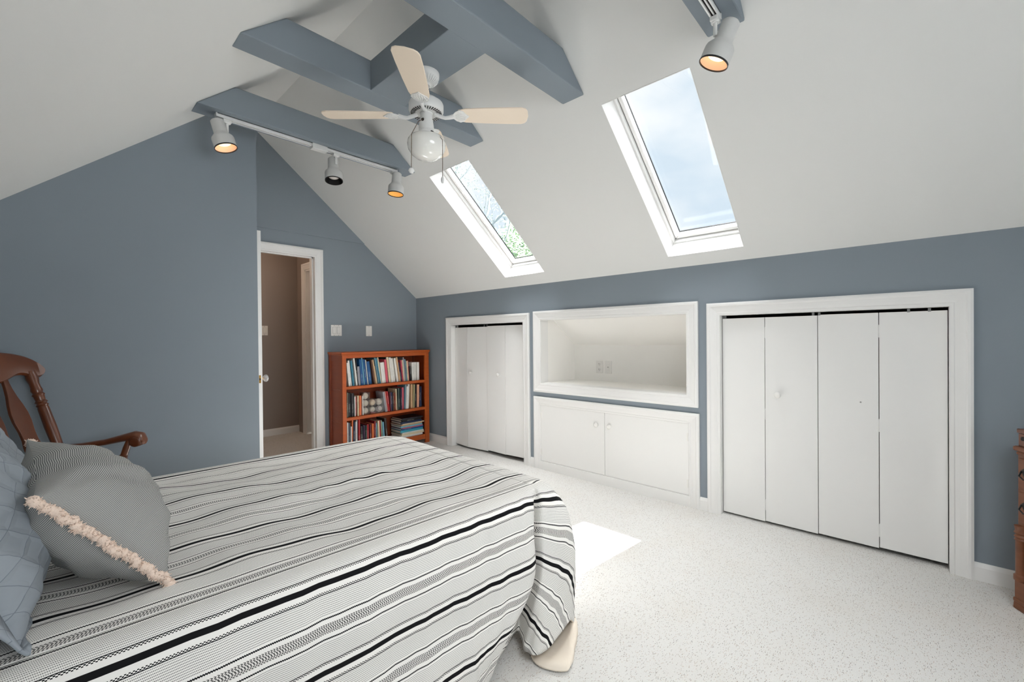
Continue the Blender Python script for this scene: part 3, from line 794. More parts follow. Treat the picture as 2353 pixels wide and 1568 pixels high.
def book(w, h, d, cm, name='book'):
    """spine faces -Y at y=0, stands on z=0, centred in x"""
    t = min(.0022, w*.2); b = MB()
    b.box(-w/2, -w/2+t, 0, d, 0, h); b.box(w/2-t, w/2, 0, d, 0, h)
    # slightly rounded spine
    pts = [(-w/2, .004), (-w*.30, .0008), (0, 0), (w*.30, .0008), (w/2, .004), (w/2-t, .0065), (-w/2+t, .0065)]
    b.prism([(x, y-.0015, 0) for x, y in pts], (0, 0, h))
    o = b.build(name, cm)
    b = MB(); b.box(-w/2+t, w/2-t, .0065, d-.004, .003, h-.003); b.build('pages', M_pages, o)
    return o
def ordw(i):
    W = ['first','second','third','fourth','fifth','sixth','seventh','eighth','ninth','tenth','eleventh','twelfth','thirteenth','fourteenth','fifteenth','sixteenth','seventeenth','eighteenth','nineteenth']
    if i <= 19: return W[i-1]
    T = {20:'twenty',30:'thirty'}; U = {20:'twentieth',30:'thirtieth'}
    t = i//10*10
    return U[t] if i == t else T[t]+'-'+W[i-t-1]
BK_TOP=[(2.080,0.016,-5.7,0.237,'white'),(2.103,0.019,-5.9,0.258,'white'),(2.127,0.020,-5.5,0.257,'teal'),(2.159,0.017,-6.6,0.280,'white'),(2.174,0.010,-3.6,0.271,'black'),(2.190,0.025,-4.0,0.193,'grey'),(2.218,0.029,-6.8,0.267,'blue'),(2.243,0.016,-5.5,0.279,'pale blue'),(2.264,0.023,-5.7,0.266,'blue'),(2.283,0.010,-5.9,0.258,'white'),(2.317,0.035,-7.7,0.238,'blue'),(2.359,0.014,-10.6,0.253,'brown'),(2.376,0.015,-10.3,0.256,'tan'),(2.391,0.012,-11.0,0.187,'cream'),(2.412,0.015,-10.4,0.275,'grey blue'),(2.427,0.013,-10.1,0.272,'teal'),(2.437,0.015,-7.8,0.277,'cream'),(2.463,0.048,-5.9,0.221,'white'),(2.503,0.025,-5.3,0.252,'pink'),(2.527,0.008,-7.0,0.273,'dark grey'),(2.544,0.023,-6.8,0.277,'cream'),(2.570,0.026,-6.4,0.272,'white'),(2.600,0.029,-7.0,0.261,'white'),(2.639,0.024,-9.9,0.262,'white'),(2.663,0.021,-9.3,0.271,'tan'),(2.689,0.022,-9.4,0.212,'navy'),(2.708,0.012,-5.6,0.237,'pink'),(2.721,0.012,-5.4,0.239,'cream'),(2.742,0.016,-5.6,0.265,'grey'),(2.757,0.014,-5.4,0.245,'grey blue'),(2.771,0.013,-4.2,0.224,'cream'),(2.786,0.015,-3.5,0.227,'salmon'),(2.812,0.023,-4.7,0.160,'black'),(2.838,0.030,-1.5,0.204,'white'),(2.870,0.031,-1.0,0.205,'white'),(2.907,0.034,-0.9,0.205,'white')]
BK_MID=[(2.056,0.013,0.4,0.251,'olive grey'),(2.083,0.030,-0.6,0.240,'black'),(2.115,0.028,-1.0,0.237,'charcoal'),(2.136,0.011,-0.9,0.204,'white'),(2.149,0.012,-0.8,0.197,'red'),(2.173,0.013,0.2,0.206,'cream'),(2.188,0.013,0.2,0.205,'orange'),(2.204,0.015,-0.2,0.203,'orange'),(2.226,0.010,-2.3,0.197,'white'),(2.493,0.025,-8.3,0.218,'silver grey'),(2.514,0.015,-7.7,0.218,'salmon'),(2.532,0.020,-6.9,0.218,'red'),(2.548,0.014,-3.3,0.203,'maroon'),(2.565,0.023,-1.5,0.203,'navy'),(2.586,0.014,-1.3,0.199,'brown'),(2.604,0.015,-2.2,0.192,'rust'),(2.628,0.014,-1.7,0.235,'cream'),(2.655,0.036,-0.7,0.241,'dark green'),(2.683,0.016,-0.5,0.231,'purple'),(2.706,0.023,-0.6,0.242,'pink'),(2.729,0.013,2.4,0.269,'grey blue'),(2.748,0.019,2.4,0.251,'white'),(2.770,0.024,3.0,0.272,'white'),(2.819,0.025,0.3,0.270,'tan'),(2.841,0.021,1.8,0.266,'olive'),(2.875,0.026,0.4,0.261,'black'),(2.903,0.028,1.2,0.259,'peach'),(2.930,0.011,0.7,0.229,'navy'),(2.948,0.021,0.5,0.233,'navy')]
BK_BOT=[(2.054,0.011,0.8,0.265,'white'),(2.066,0.010,0.8,0.259,'lavender'),(2.080,0.013,0.5,0.257,'slate'),(2.094,0.011,0.5,0.218,'white'),(2.106,0.014,1.5,0.276,'orange'),(2.124,0.018,1.6,0.260,'navy'),(2.143,0.011,0.5,0.260,'white'),(2.159,0.015,0.3,0.273,'silver grey'),(2.183,0.017,0.2,0.276,'red'),(2.201,0.013,0.9,0.205,'black'),(2.217,0.013,0.6,0.201,'charcoal'),(2.236,0.017,0.7,0.209,'purple'),(2.255,0.015,0.6,0.206,'dark green'),(2.281,0.020,0.8,0.212,'red'),(2.307,0.019,0.8,0.206,'maroon'),(2.332,0.021,0.3,0.212,'orange'),(2.363,0.012,-1.1,0.231,'crimson'),(2.379,0.015,-4.2,0.211,'grey blue'),(2.404,0.017,-6.4,0.232,'cream'),(2.427,0.016,-7.3,0.232,'red'),(2.444,0.015,-7.2,0.231,'sage'),(2.465,0.016,-8.6,0.211,'pale blue'),(2.506,0.025,-11.7,0.247,'dark brown')]
def shelf_books(L, zb, xmin, where, group, pos=None):
    right = xmin; right_t = xmin; ph = 0; plean = 0
    cnt = {}
    for i, (x, w, lean, h, c) in enumerate(L):
        lean = math.radians(lean)
        if abs(lean) < math.radians(1.2): lean = 0
        dpt = .15 + .03*((i*7) % 4)/3; dpt = min(dpt, h*.8); yy = 4.180 + .012*((i*5) % 3)/2
        # keep clear of the neighbour on the left, at the foot and at the top
        if i and lean < plean and x - (L[i-1][0]) < .06: 
            lean = max(lean, plean - math.radians(.8)) if lean < 0 else lean
        ww = max(.007, w - .0015)
        foot_w = ww/math.cos(lean)
        xl_ = x - foot_w/2
        xl_ = max(xl_, right + .0008)
        if i:
            hh = min(h, ph)*.99
            over = (right + .0006 + hh*math.tan(plean)) - (xl_ + hh*math.tan(lean))
            if over > 0: xl_ += over
        o = book(ww, h/max(.9, math.cos(lean)), dpt, bookmat(c, (i*3) % 4 != 1))
        # lean about the lower edge that touches the shelf
        px = xl_ + (0 if lean < 0 else foot_w)
        sgn = -1 if lean < 0 else 1
        o.rotation_euler = (0, lean, 0)
        # lower corner offset after rotation
        cx = sgn*ww/2
        o.location = (px - cx*math.cos(lean), yy, zb + .0006 + cx*math.sin(lean))
        right = xl_ + foot_w; ph = h; plean = lean
        n = ordw(i+1)
        tall = 'thin' if w < .013 else ('thick' if w > .027 else '')
        lab = ('%s %s book, %s from the left %s' % (tall, c, n, where)).strip()
        tag(o, lab, 'book', group)
shelf_books(BK_TOP, .728, bx0+.045, 'on the top shelf of the bookcase', 'books on the top shelf')
mids = BK_MID[:9]; midr = BK_MID[9:]
shelf_books(mids, .416, bx0+.045, 'on the middle shelf, left of the baseballs', 'books on the middle shelf')
shelf_books(midr, .416, 2.472, 'on the middle shelf, right of the baseballs', 'books on the middle shelf')
shelf_books(BK_BOT, .100, bx0+.045, 'among those standing on the bottom shelf', 'books standing on the bottom shelf')
# the flat pile on the bottom shelf, bottom to top
pile = [('white', .020, 'thick white'), ('cream', .018, 'cream'), ('white', .014, 'thin white'), ('turquoise', .026, 'thick turquoise'), ('blue', .017, 'blue'), ('pink', .010, 'thin pink'), ('pale blue', .018, 'pale blue'), ('tan', .015, 'tan'), ('cream', .009, 'thin cream'), ('navy', .020, 'navy'), ('black', .022, 'black'), ('charcoal', .014, 'thin charcoal')]
z = .1006
for i, (c, h, nm) in enumerate(pile):
    W_ = .285 + .02*((i*3) % 5)/4 - .006*i/3; D_ = .22 + .012*((i*2) % 3)
    o = book(h, W_, D_-.02, bookmat(c, i % 2 == 0))
    # lay it flat, spine to the room
    o.rotation_euler = (0, PI/2, 0)
    o.location = (2.668 + .010*((i*7) % 3), 4.176 + .010*((i*5) % 4)/3, z + h/2)
    z += h + .0006
    pos = 'at the bottom of' if i == 0 else ('on top of' if i == len(pile)-1 else ordw(i+1) + ' from the bottom in')
    tag(o, '%s book lying flat, %s the pile on the bottom shelf' % (nm, pos), 'book', 'books lying flat on the bottom shelf')

# baseballs in clear cubes
def cube(x, z, label, s=.0385):
    b = MB(); t = .0022; y = 4.225
    t_ = thing('display_cube', label, 'display cube', (x, y, z), 'clear baseball cubes on the middle shelf')
    b.box(-s, s, -s, s, 0, t); b.box(-s, s, -s, s, 2*s-t, 2*s); b.box(-s, -s+t, -s, s, t, 2*s-t); b.box(s-t, s, -s, s, t, 2*s-t); b.box(-s+t, s-t, -s, -s+t, t, 2*s-t); b.box(-s+t, s-t, s-t, s, t, 2*s-t)
    b.build('case', M_acrylic, t_)
    return t_
def ballmat():
    return M_ball
def baseball(x, z, label, r=.0345, dz=.0024, m=None, seam=(0,0,0)):
    o = thing('baseball', label, 'baseball', (x, 4.225, z + dz + r), 'baseballs in clear cubes')
    o.rotation_euler = seam
    b = MB(); n = 14
    b.lathe([(r*math.sin(PI*k/n), -r*math.cos(PI*k/n)) for k in range(n+1)], 24); b.build('ball', m or M_ball, o, smooth=True)
    b = MB(); pts = []
    for k in range(49):
        a = 2*PI*k/48; t = .44*PI/2
        # classic baseball seam curve
        x_ = math.cos(a) * (1) ; 
        lat = .75*math.sin(2*a); lon = a + .0
        ph = PI/2 - (PI/2-.4)*math.cos(a); th = a/2 + .4*math.sin(2*a)
        pts.append((r*1.004*math.sin(ph)*math.cos(2*th), r*1.004*math.sin(ph)*math.sin(2*th), r*1.004*math.cos(ph)))
    b.tube(pts, .0009, 5, caps=False); b.build('seam', M_seam, o, smooth=True)
    return o
M_seam = mat('red_seam', rgb(176,70,60), .7)
M_swirl, _nt, _b = newmat('striped_ball_leather'); _e = NT(_nt)
_tc = _nt.nodes.new('ShaderNodeTexCoord'); _sp = _nt.nodes.new('ShaderNodeSeparateXYZ'); _nt.links.new(_tc.outputs['Object'], _sp.inputs[0])
_nt.links.new(_e.mix(_e.m('LESS_THAN', _e.m('PINGPONG', _e.m('ADD', _sp.outputs[0], _e.m('MULTIPLY', _sp.outputs[2], .5)), .011), .0042), rgb(232,226,216), rgb(160,140,150)), _b.inputs['Base Color']); _b.inputs['Roughness'].default_value = .5
zs = .4166; S2 = .0775
cubes = [(2.2665, zs, 'bottom of the column beside the white book'), (2.2665, zs+S2, 'middle of the column beside the white book'), (2.2665, zs+2*S2, 'top of the column of three, highest of all'),
         (2.3460, zs, 'lower row, over a red stand'), (2.4260, zs, 'lower row, right end beside the grey book'), (2.3460, zs+S2, 'upper row, in the middle'), (2.4260, zs+S2, 'upper row, right end')]
for i, (x, z, w) in enumerate(cubes):
    cube(x, z, 'clear plastic cube holding a baseball, ' + w)
    names = ['white baseball in the bottom cube of the column', 'white baseball in the middle cube of the column', 'white baseball in the topmost cube', 'white baseball resting on a red stand', 'baseball with grey stripes in the lower right cube', 'cream baseball in the middle cube of the upper row', 'white baseball in the upper right cube']
    r = .0345 if i != 3 else .031
    baseball(x, z, names[i], r=r, dz=.0024 + (.009 if i == 3 else 0), m=M_swirl if i == 4 else (mat('cream_ball', rgb(236,214,182), .5) if i == 5 else None), seam=(.4*i, .7*i, 1.1*i))
o = MB(); o.box(2.3460-.026, 2.3460+.026, 4.225-.026, 4.225+.026, zs+.0024, zs+.0108)
tag(o.build('ball_stand', M_redstand, bevel=.002), 'small red stand under a baseball in the lower row', 'stand')

# ------------------------------------------------------------------ bed
ang = math.radians(-3)
ex = Vector((math.cos(ang), math.sin(ang), 0)); ey = Vector((-math.sin(ang), math.cos(ang), 0)); BO = Vector((0, 1.10, 0))
B = lambda x, y, z: BO + ex*x + ey*y + Vector((0,0,z))
HEAD = -.50
bed = thing('bed', 'double bed with a rounded foot, covered by the striped bedspread', 'bed', M=Matrix.Translation(BO) @ Matrix.Rotation(ang, 4, 'Z'))
def rbox(name, x0, x1, y0, y1, z0, z1, m, r, parent, c=.1):
    b = MB(); pts = []
    for cx, cy, a0 in ((x1-c, y1-c, 0), (x0+.03, y1-.03, PI/2), (x0+.03, y0+.03, PI), (x1-c, y0+c, 3*PI/2)):
        rr = c if cx > .5 else .03
        for k in range(7):
            a = a0 + PI/2*k/6; pts.append((cx + rr*math.cos(a), cy + rr*math.sin(a), z0))
    b.prism(pts, (0, 0, z1-z0))
    return b.build(name, m, parent, bevel=r, seg=3)
rbox('mattress', HEAD, 1.39, .10, 1.26, .36, .585, M_mattress, .05, bed, .17)
rbox('box_spring', HEAD, 1.34, .12, 1.24, .17, .355, M_mattress, .02, bed, .14)
for x in (-.42, 1.16):
    for y in (.26, 1.10):
        b = MB(); b.lathe([(0,0),(.022,0),(.028,.17),(0,.17)], 14, (x, y, 0)); b.build('leg', M_darkmetal, bed, smooth=40)

def cr(p0, p1, p2, p3, t):
    return .5*((2*p1) + (p2-p0)*t + (2*p0-5*p1+4*p2-p3)*t*t + (3*p1-p0-3*p2+p3)*t*t*t)
ZT = .622; AX, AY = 1.29, .09; FYE = 1.27
V0 = .088           # cloth distance from the edge line to the first black stripe
# columns: (u or phi, kind, rows r0..r5 as (x,y,z))
near = lambda x, yb=(.03, 0, -.008, -.012, -.008), dx=(0,0,0,0,0), z=(.600,.50,.30,.12,.012): [(x, AY, ZT)] + [(x+dx[i], yb[i], z[i]) for i in range(5)]
cols = []
def col(kind, val, rows): cols.append((kind, val, rows))
for x in (-.50, -.15, .2, .5, .75): col('n', x, near(x, (.03, 0, -.010+.006*math.sin(x*9), -.016+.012*math.sin(x*7), -.010)))
col('n', .92, near(.92, (.03, 0, -.012, -.022, -.006)))
col('n', 1.04, near(1.04, (.03, 0, -.016, -.020, -.006), (0,0,-.012,-.085,-.125)))
col('n', 1.13, near(1.13, (.03, -.002, -.022, -.006, .012), (0,0,-.014,-.095,-.140), (.600,.50,.30,.13,.024)))
col('n', 1.19, near(1.19, (.03, .000, -.024, .010, .040), (0,0,-.012,-.095,-.135), (.600,.50,.30,.14,.036)))
col('n', 1.235, near(1.235, (.034, .010, .002, .044, .066), (0,0,-.010,-.085,-.110), (.600,.50,.30,.15,.050)))
col('n', 1.272, [(1.272, AY, ZT), (1.270, .042, .600), (1.256, .050, .50), (1.246, .060, .30), (1.226, .088, .15), (1.216, .092, .066)])
col('c', 3,  [(AX, AY, ZT), (1.286, .046, .600), (1.266, .064, .50), (1.262, .084, .30), (1.250, .100, .15), (1.232, .085, .055)])
col('c', 13, [(AX, AY, ZT), (1.292, .034, .600), (1.268, .008, .50), (1.250, .004, .30), (1.208, .012, .14), (1.188, .016, .050)])
col('c', 24, [(AX, AY, ZT), (1.304, .030, .600), (1.290, -.006, .50), (1.272, -.022, .30), (1.218, -.030, .15), (1.200, -.034, .052)])
col('c', 36, [(AX, AY, ZT), (1.322, .032, .600), (1.335, -.012, .50), (1.330, -.034, .30), (1.278, -.046, .16), (1.252, -.052, .066)])
col('c', 48, [(AX, AY, ZT), (1.345, .038, .600), (1.395, -.006, .49), (1.405, -.030, .30), (1.352, -.042, .17), (1.322, -.050, .088)])
col('c', 57, [(AX, AY, ZT), (1.366, .048, .599), (1.445, .016, .48), (1.466, -.006, .29), (1.428, -.020, .15), (1.404, -.030, .085)])
col('c', 64, [(AX, AY, ZT), (1.384, .058, .598), (1.474, .046, .47), (1.502, .028, .27), (1.478, .010, .12), (1.446, -.018, .018)])
col('c', 69, [(AX, AY, ZT), (1.394, .068, .598), (1.486, .075, .47), (1.512, .062, .26), (1.480, .030, .08), (1.340, -.085, .010)])
col('c', 74, [(AX, AY, ZT), (1.402, .080, .598), (1.492, .100, .465), (1.514, .095, .25), (1.470, .055, .05), (1.254, -.122, .010)])
col('c', 79, [(AX, AY+.004, ZT), (1.408, .095, .598), (1.496, .128, .465), (1.515, .128, .25), (1.440, .085, .02), (1.205, -.020, .010)])
col('c', 84, [(AX, AY+.01, ZT), (1.413, .115, .598), (1.500, .158, .465), (1.515, .160, .25), (1.470, .130, .02), (1.300, .090, .008)])
col('f', .20, [(AX, .20, ZT), (1.415, .20, .598), (1.500, .21, .465), (1.516, .21, .25), (1.510, .20, .10), (1.495, .19, .012)])
for y, dx in ((.34, .006), (.55, .016), (.72, .004), (.92, .014), (1.08, .006)):
    col('f', y, [(AX, y, ZT), (1.415, y, .598), (1.500, y, .465), (1.512+dx*.5, y, .25), (1.512+dx, y, .11), (1.510+dx, y, .012)])
for k, ph in enumerate((0, 22, 45, 68, 90)):
    c_, s_ = math.cos(math.radians(ph)), math.sin(math.radians(ph)); yb = FYE-.06; xb = AX+.0
    e_ = lambda ox, oy, z: (xb + ox*c_, yb + oy*s_, z)
    col('d', ph, [e_(0, .06, ZT) if k else (AX, yb, ZT), e_(.125, .125, .598), e_(.21, .155, .465), e_(.22, .162, .25), e_(.225+.02*math.sin(k*2.2), .17, .11), e_(.225, .168, .012)])
for x in (1.15, .9, .6, .3, 0, -.25, -.50):
    col('b', x, [(x, FYE, ZT), (x, FYE+.065, .598), (x, FYE+.095, .465), (x, FYE+.10, .25), (x, FYE+.105+.01*math.sin(x*8), .11), (x, FYE+.105, .012)])
SUBC, SUBR = 7, 6
def bedspread():
    b = MB(); uvs = []
    # skirt control net with a tangent row inside the edge
    net = []
    for kind, val, rows in cols:
        rows = [Vector(r) for r in rows]
        if kind == 'n': inn = Vector((rows[0].x, AY+.11, ZT))
        elif kind == 'c':
            a = math.radians(val); inn = rows[0] + Vector((-math.sin(a), math.cos(a), 0))*.1
        elif kind == 'f': inn = rows[0] + Vector((-.1, 0, 0))
        elif kind == 'd':
            a = math.radians(val); inn = rows[0] - Vector((math.cos(a), math.sin(a), 0))*.1
        else: inn = rows[0] - Vector((0, .1, 0))
        inn.z = ZT
        last = rows[-1]*2 - rows[-2]
        net.append([inn] + rows + [last])
    nc = len(net)
    def anchor(i):      # cloth coordinate of the edge point and direction of hang
        kind, val, rows = cols[i]
        if kind == 'n': return (val, 0.0, 0.0, -1.0)
        if kind == 'c':
            a = math.radians(val); return (AX, 0.0, math.sin(a), -math.cos(a))
        if kind == 'f': return (AX, val-AY, 1.0, 0.0)
        if kind == 'd':
            a = math.radians(val); return (AX, FYE-.06-AY + .06*math.sin(a), math.cos(a), math.sin(a))
        return (val, FYE-AY, 0.0, 1.0)
    A = [anchor(i) for i in range(nc)]
    R = []
    ncol = []
    for i in range(nc-1):
        for s in range(SUBC + (1 if i == nc-2 else 0)):
            t = s/SUBC
            i0, i1, i2, i3 = max(i-1,0), i, i+1, min(i+2, nc-1)
            ctrl = [cr(net[i0][r], net[i1][r], net[i2][r], net[i3][r], t) for r in range(8)]
            ctrl[0] = net[i1][0].lerp(net[i2][0], t); ctrl[1] = net[i1][1].lerp(net[i2][1], t)
            an = [A[i1][k]*(1-t) + A[i2][k]*t for k in range(4)]
            L_ = math.hypot(an[2], an[3]); an[2] /= L_; an[3] /= L_
            pts = []
            for r in range(1, 6):
                for q_ in range(SUBR + (1 if r == 5 else 0)):
                    pts.append(cr(ctrl[r-1], ctrl[r], ctrl[r+1], ctrl[r+2], q_/SUBR))
            # small vertical wrinkles
            dacc = 0; col_uv = []
            for k, p in enumerate(pts):
                if k: dacc += (p - pts[k-1]).length
                col_uv.append((an[0] + an[2]*dacc, an[1] + an[3]*dacc))
            ncol.append((pts, col_uv))
    nr = len(ncol[0][0])
    rows = [[ncol[c][0][r] for c in range(len(ncol))] for r in range(nr)]
    for r in range(nr):
        for c in range(len(ncol)):
            u, v = ncol[c][1][r]
            p = rows[r][c]; k = min(1, r/8)
            w = .0022*math.sin(u*46 + 3*math.sin(u*5)) + .0016*math.sin(u*83 + v*11) + .0025*math.sin(v*31+u*4)
            kind_n = Vector((0,-1,0)) if u < AX and v <= 0 else Vector((1,0,0))
            rows[r][c] = p + kind_n*w*k
            if rows[r][c].z < .008: rows[r][c].z = .008
            uvs.append((u, v + V0))
    # uvs were appended row by row in the same order as grid()
    b.grid(rows, flip=True)
    # top
    NX, NY = 150, 96
    tr = []
    for i in range(NX+1):
        x = HEAD + (AX-HEAD)*i/NX; r = []
        for j in range(NY+1):
            y = AY + (FYE-AY)*j/NY
            mx = min(1, max(0, (AX-x)/.12)) * min(1, max(0, (y-AY)/.10)) * min(1, max(0, (FYE-y)/.10))
            mx = mx*mx*(3-2*mx)
            z = .006*math.sin(3.1*x+2*y) + .0055*math.sin(7.3*y+2.5*math.sin(2.1*x)) + .004*math.sin(13*x+5*y+1.5*math.sin(6*y)) + .003*math.sin(21*y-9*x) + .0018*math.sin(34*x+12*y)
            # rumpled ridge near the middle of the bed
            d = (y-.62) - .10*(x-.75); z += .010*math.exp(-(d/.03)**2)*math.exp(-((x-.8)/.22)**2)*(.6+.4*math.sin(48*x))
            r.append((x, y, ZT + z*mx)); uvs.append((x, y - AY + V0))
        tr.append(r)
    b.grid(tr, flip=True)
    o = b.build('bedspread', [M_quilt, M_lining], None, smooth=True, uvs=uvs, merge=2e-4)
    o.matrix_world = Matrix.Translation(BO) @ Matrix.Rotation(ang, 4, 'Z')
    s = o.modifiers.new('solid', 'SOLIDIFY'); s.thickness = .009; s.offset = -1; s.material_offset = 1; s.material_offset_rim = 1; s.use_even_offset = False
    return tag(o, 'white bedspread with black and grey woven stripes, trailing on the carpet', 'bedspread')
bedspread()

# ------------------------------------------------------------------ pillows
def pillow(name, label, c, a, bdir, ha, hb, T, m, group=None, dent=.0, edge_pull=.05, uscale=1, flange=0, N=40, crease=.0, seed=1):
    a = Vector(a).normalized(); bdir = Vector(bdir); bdir = (bdir - a*bdir.dot(a)).normalized(); n = a.cross(bdir)
    if n.x < 0: n = -n
    M = Matrix((( a.x, bdir.x, n.x, c[0]), (a.y, bdir.y, n.y, c[1]), (a.z, bdir.z, n.z, c[2]), (0,0,0,1)))
    o = thing(name, label, 'pillow', M=M, group=group)
    rnd = random.Random(seed); ph = [rnd.uniform(0, 6.28) for _ in range(8)]
    def pt(s, t, side):
        # outline pulled in between the corners
        x = s*ha*(1 - edge_pull*(1-t*t)); y = t*hb*(1 - edge_pull*(1-s*s))
        fs = max(0, 1-abs(s)**2.4)**.62; ft = max(0, 1-abs(t)**2.4)**.62
        z = T*fs*ft
        z += crease*fs*ft*(math.sin(9*s+4*t+ph[0])*.5 + math.sin(5*t-7*s+ph[1])*.5 + .5*math.sin(17*s+9*t+ph[2]))
        # gathers running in from the corners and seams
        g = (1-fs*ft)
        z += crease*.8*g*fs**.5*ft**.5*math.sin(26*t+ph[3]+5*s)
        return (x, y, side*z)
    b = MB(); uvs = []
    for side in (1, -1):
        rows = []
        for i in range(N+1):
            s = -1 + 2*i/N; s = math.sin(s*PI/2)
            r = []
            for j in range(N+1):
                t = -1 + 2*j/N; t = math.sin(t*PI/2)
                p = pt(s, t, side)
                acc = 0 if j == 0 else acc + (Vector(p) - Vector(r[j-1])).length
                r.append(p)
                uvs.append((p[0]*uscale, acc))
            rows.append(r)
        b.grid(rows, flip=(side < 0))
    for i, p in enumerate(b.v):
        w = M @ Vector(p)
        if w.z < .638:
            w.z = .638; b.v[i] = tuple(M.inverted() @ w)
    cov = b.build('cover', m, o, smooth=True, uvs=uvs)
    if flange:
        b = MB(); rows = []; uv2 = []
        out = []
        K = 30
        per = [(-1,-1+2*k/K) for k in range(K)] + [(-1+2*k/K,1) for k in range(K)] + [(1,1-2*k/K) for k in range(K)] + [(1-2*k/K,-1) for k in range(K)]
        for w in (0, .5, 1):
            r = []
            for q_, (s, t) in enumerate(per):
                p = Vector(pt(s, t, 1)); d = Vector((s if abs(s) == 1 else s**5, t if abs(t) == 1 else t**5, 0))
                p2 = p + d*flange*w + Vector((0,0,.006*w*math.sin(q_*.9)))
                r.append(p2); uv2.append((p2.x, p2.y))
            rows.append(r)
        rows = [[(lambda w: M.inverted() @ Vector((w.x, w.y, max(w.z, .639))))(M @ p) for p in r] for r in rows]
        b.grid(rows, closed=True)
        f = b.build('flange', m, o, smooth=True, uvs=uv2)
        s_ = f.modifiers.new('solid', 'SOLIDIFY'); s_.thickness = .006
    return o, pt
# striped pillow with fringe, leaning back towards the head of the bed
bn = Vector((.182, 1.245, .640)); tn = Vector((-.012, 1.285, .892)); tf = Vector((-.028, 1.70, .945))
av = tf - tn; bv = tn - bn
ctr = (bn + tn)/2 + av/2
pil, ppt = pillow('striped_pillow', 'grey pinstriped pillow with a cream fringe leaning on the bed', ctr, av, bv, av.length/2, bv.length/2+.012, .112, M_pin, crease=.008, edge_pull=.085, seed=4)
def fringe(s0, name='fringe'):
    b = MB(); N = 105; rnd = random.Random(5); dx = dz = 0
    for i in range(N):
        t = -1 + (2 if s0 < 0 else 1.93)*i/(N-1)
        dx = dx*.8 + rnd.uniform(-.0022,.0022); dz = dz*.8 + rnd.uniform(-.003,.003)
        p = Vector(ppt(s0, t, 1)) + Vector((s0*.007 + dx, 0, dz))
        # a tuft: an irregular knot of cut yarn
        r = rnd.uniform(.0072, .0108)
        axd = Vector((s0*1.0, rnd.uniform(-.6,.6), rnd.uniform(-.7,.7)))
        b.lathe([(0,-r*.8),(r*.75,-r*.6),(r,0),(r*.85,r*.6),(r*.4,r*.95),(0,r)], 8, p, axd)
        for k in range(9):
            d = Vector((s0*rnd.uniform(0,1), rnd.uniform(-.9,.9), rnd.uniform(-1,1))).normalized()
            q_ = p + d*r*.6
            b.tube([q_, q_ + d*r*.75 + Vector((0,rnd.uniform(-.002,.002),rnd.uniform(-.002,.002)))], [.0015,.0008], 4, caps=False)
    return b.build(name, M_fringe, pil, smooth=True)
fringe(-1); fringe(1)
pillow('quilted_pillow', 'grey-blue quilted pillow sham nearest the camera at the head of the bed', (-.112, 1.435, .832), (-.03, 1, .0), (-.34, 0, 1), .222, .205, .100, M_sham, 'quilted pillow shams', crease=.008, edge_pull=.03, flange=.04, seed=2)
pillow('quilted_pillow', 'second grey-blue quilted pillow sham, behind the pinstriped pillow', (-.175, 2.005, .825), (-.03, 1, .0), (-.36, 0, 1), .225, .195, .12, M_sham, 'quilted pillow shams', crease=.008, edge_pull=.03, flange=.04, seed=3)

# ------------------------------------------------------------------ rocking chair behind the bed
Fv = Vector((.8, -.6, 0)); Sv = Vector((.6, .8, 0)); OC = Vector((-.040, 2.956, 0))
MC = Matrix(((Fv.x, Sv.x, 0, OC.x), (Fv.y, Sv.y, 0, OC.y), (0, 0, 1, 0), (0, 0, 0, 1)))
ch = thing('rocking_chair', 'brown wooden rocking chair with a curved crest rail against the blue wall', 'chair', M=MC)
# local: x forward, y towards the wall side, z up
fb = lambda z: -.20*(z-.42)/.63          # back leans backwards
bow = lambda y: -.045*(1-(y/.30)**2)
# crest rail: bowed, with rounded ear ends and a scalloped lower edge
b = MB(); rows = []
N = 90
CREST = [(0,1.158,1.000),(.04,1.158,1.000),(.08,1.157,1.001),(.11,1.1555,1.005),(.14,1.1535,1.014),(.16,1.152,1.024),(.18,1.1495,1.034),(.195,1.147,1.0385),(.21,1.144,1.0385),(.225,1.140,1.034),(.24,1.135,1.027),(.255,1.129,1.022),(.27,1.1205,1.0195),(.282,1.112,1.0205),(.292,1.1025,1.0245),(.299,1.093,1.0305),(.3035,1.084,1.038),(.306,1.076,1.046),(.307,1.068,1.056)]
for i in range(N+1):
    y = -.307*math.cos(PI*i/N)
    for (ya, ta, ba), (yb_, tb, bb) in zip(CREST, CREST[1:]):
        if abs(y) <= yb_ + 1e-6:
            k = (abs(y)-ya)/(yb_-ya); zt_ = ta + (tb-ta)*k; zb_ = ba + (bb-ba)*k; break
    f0 = fb(1.06) + bow(y)
    tilt = .20/.63
    th = .014
    P_ = lambda z, s: Vector((f0 - (z-1.06)*tilt + s*th, y, z))
    mm = min(.012, (zt_-zb_)*.3); mid_t, mid_b = zt_-mm, zb_+mm
    rows.append([P_(zb_, 0), P_(mid_b, 1), P_(mid_t, 1), P_(zt_, 0), P_(mid_t, -1), P_(mid_b, -1)])
b.grid(rows, closed=True); b.f.append(tuple(range(5,-1,-1))); b.mi.append(0); n0 = N*6; b.f.append(tuple(range(n0, n0+6))); b.mi.append(0)
b.build('crest_rail', M_chair, ch, smooth=50)
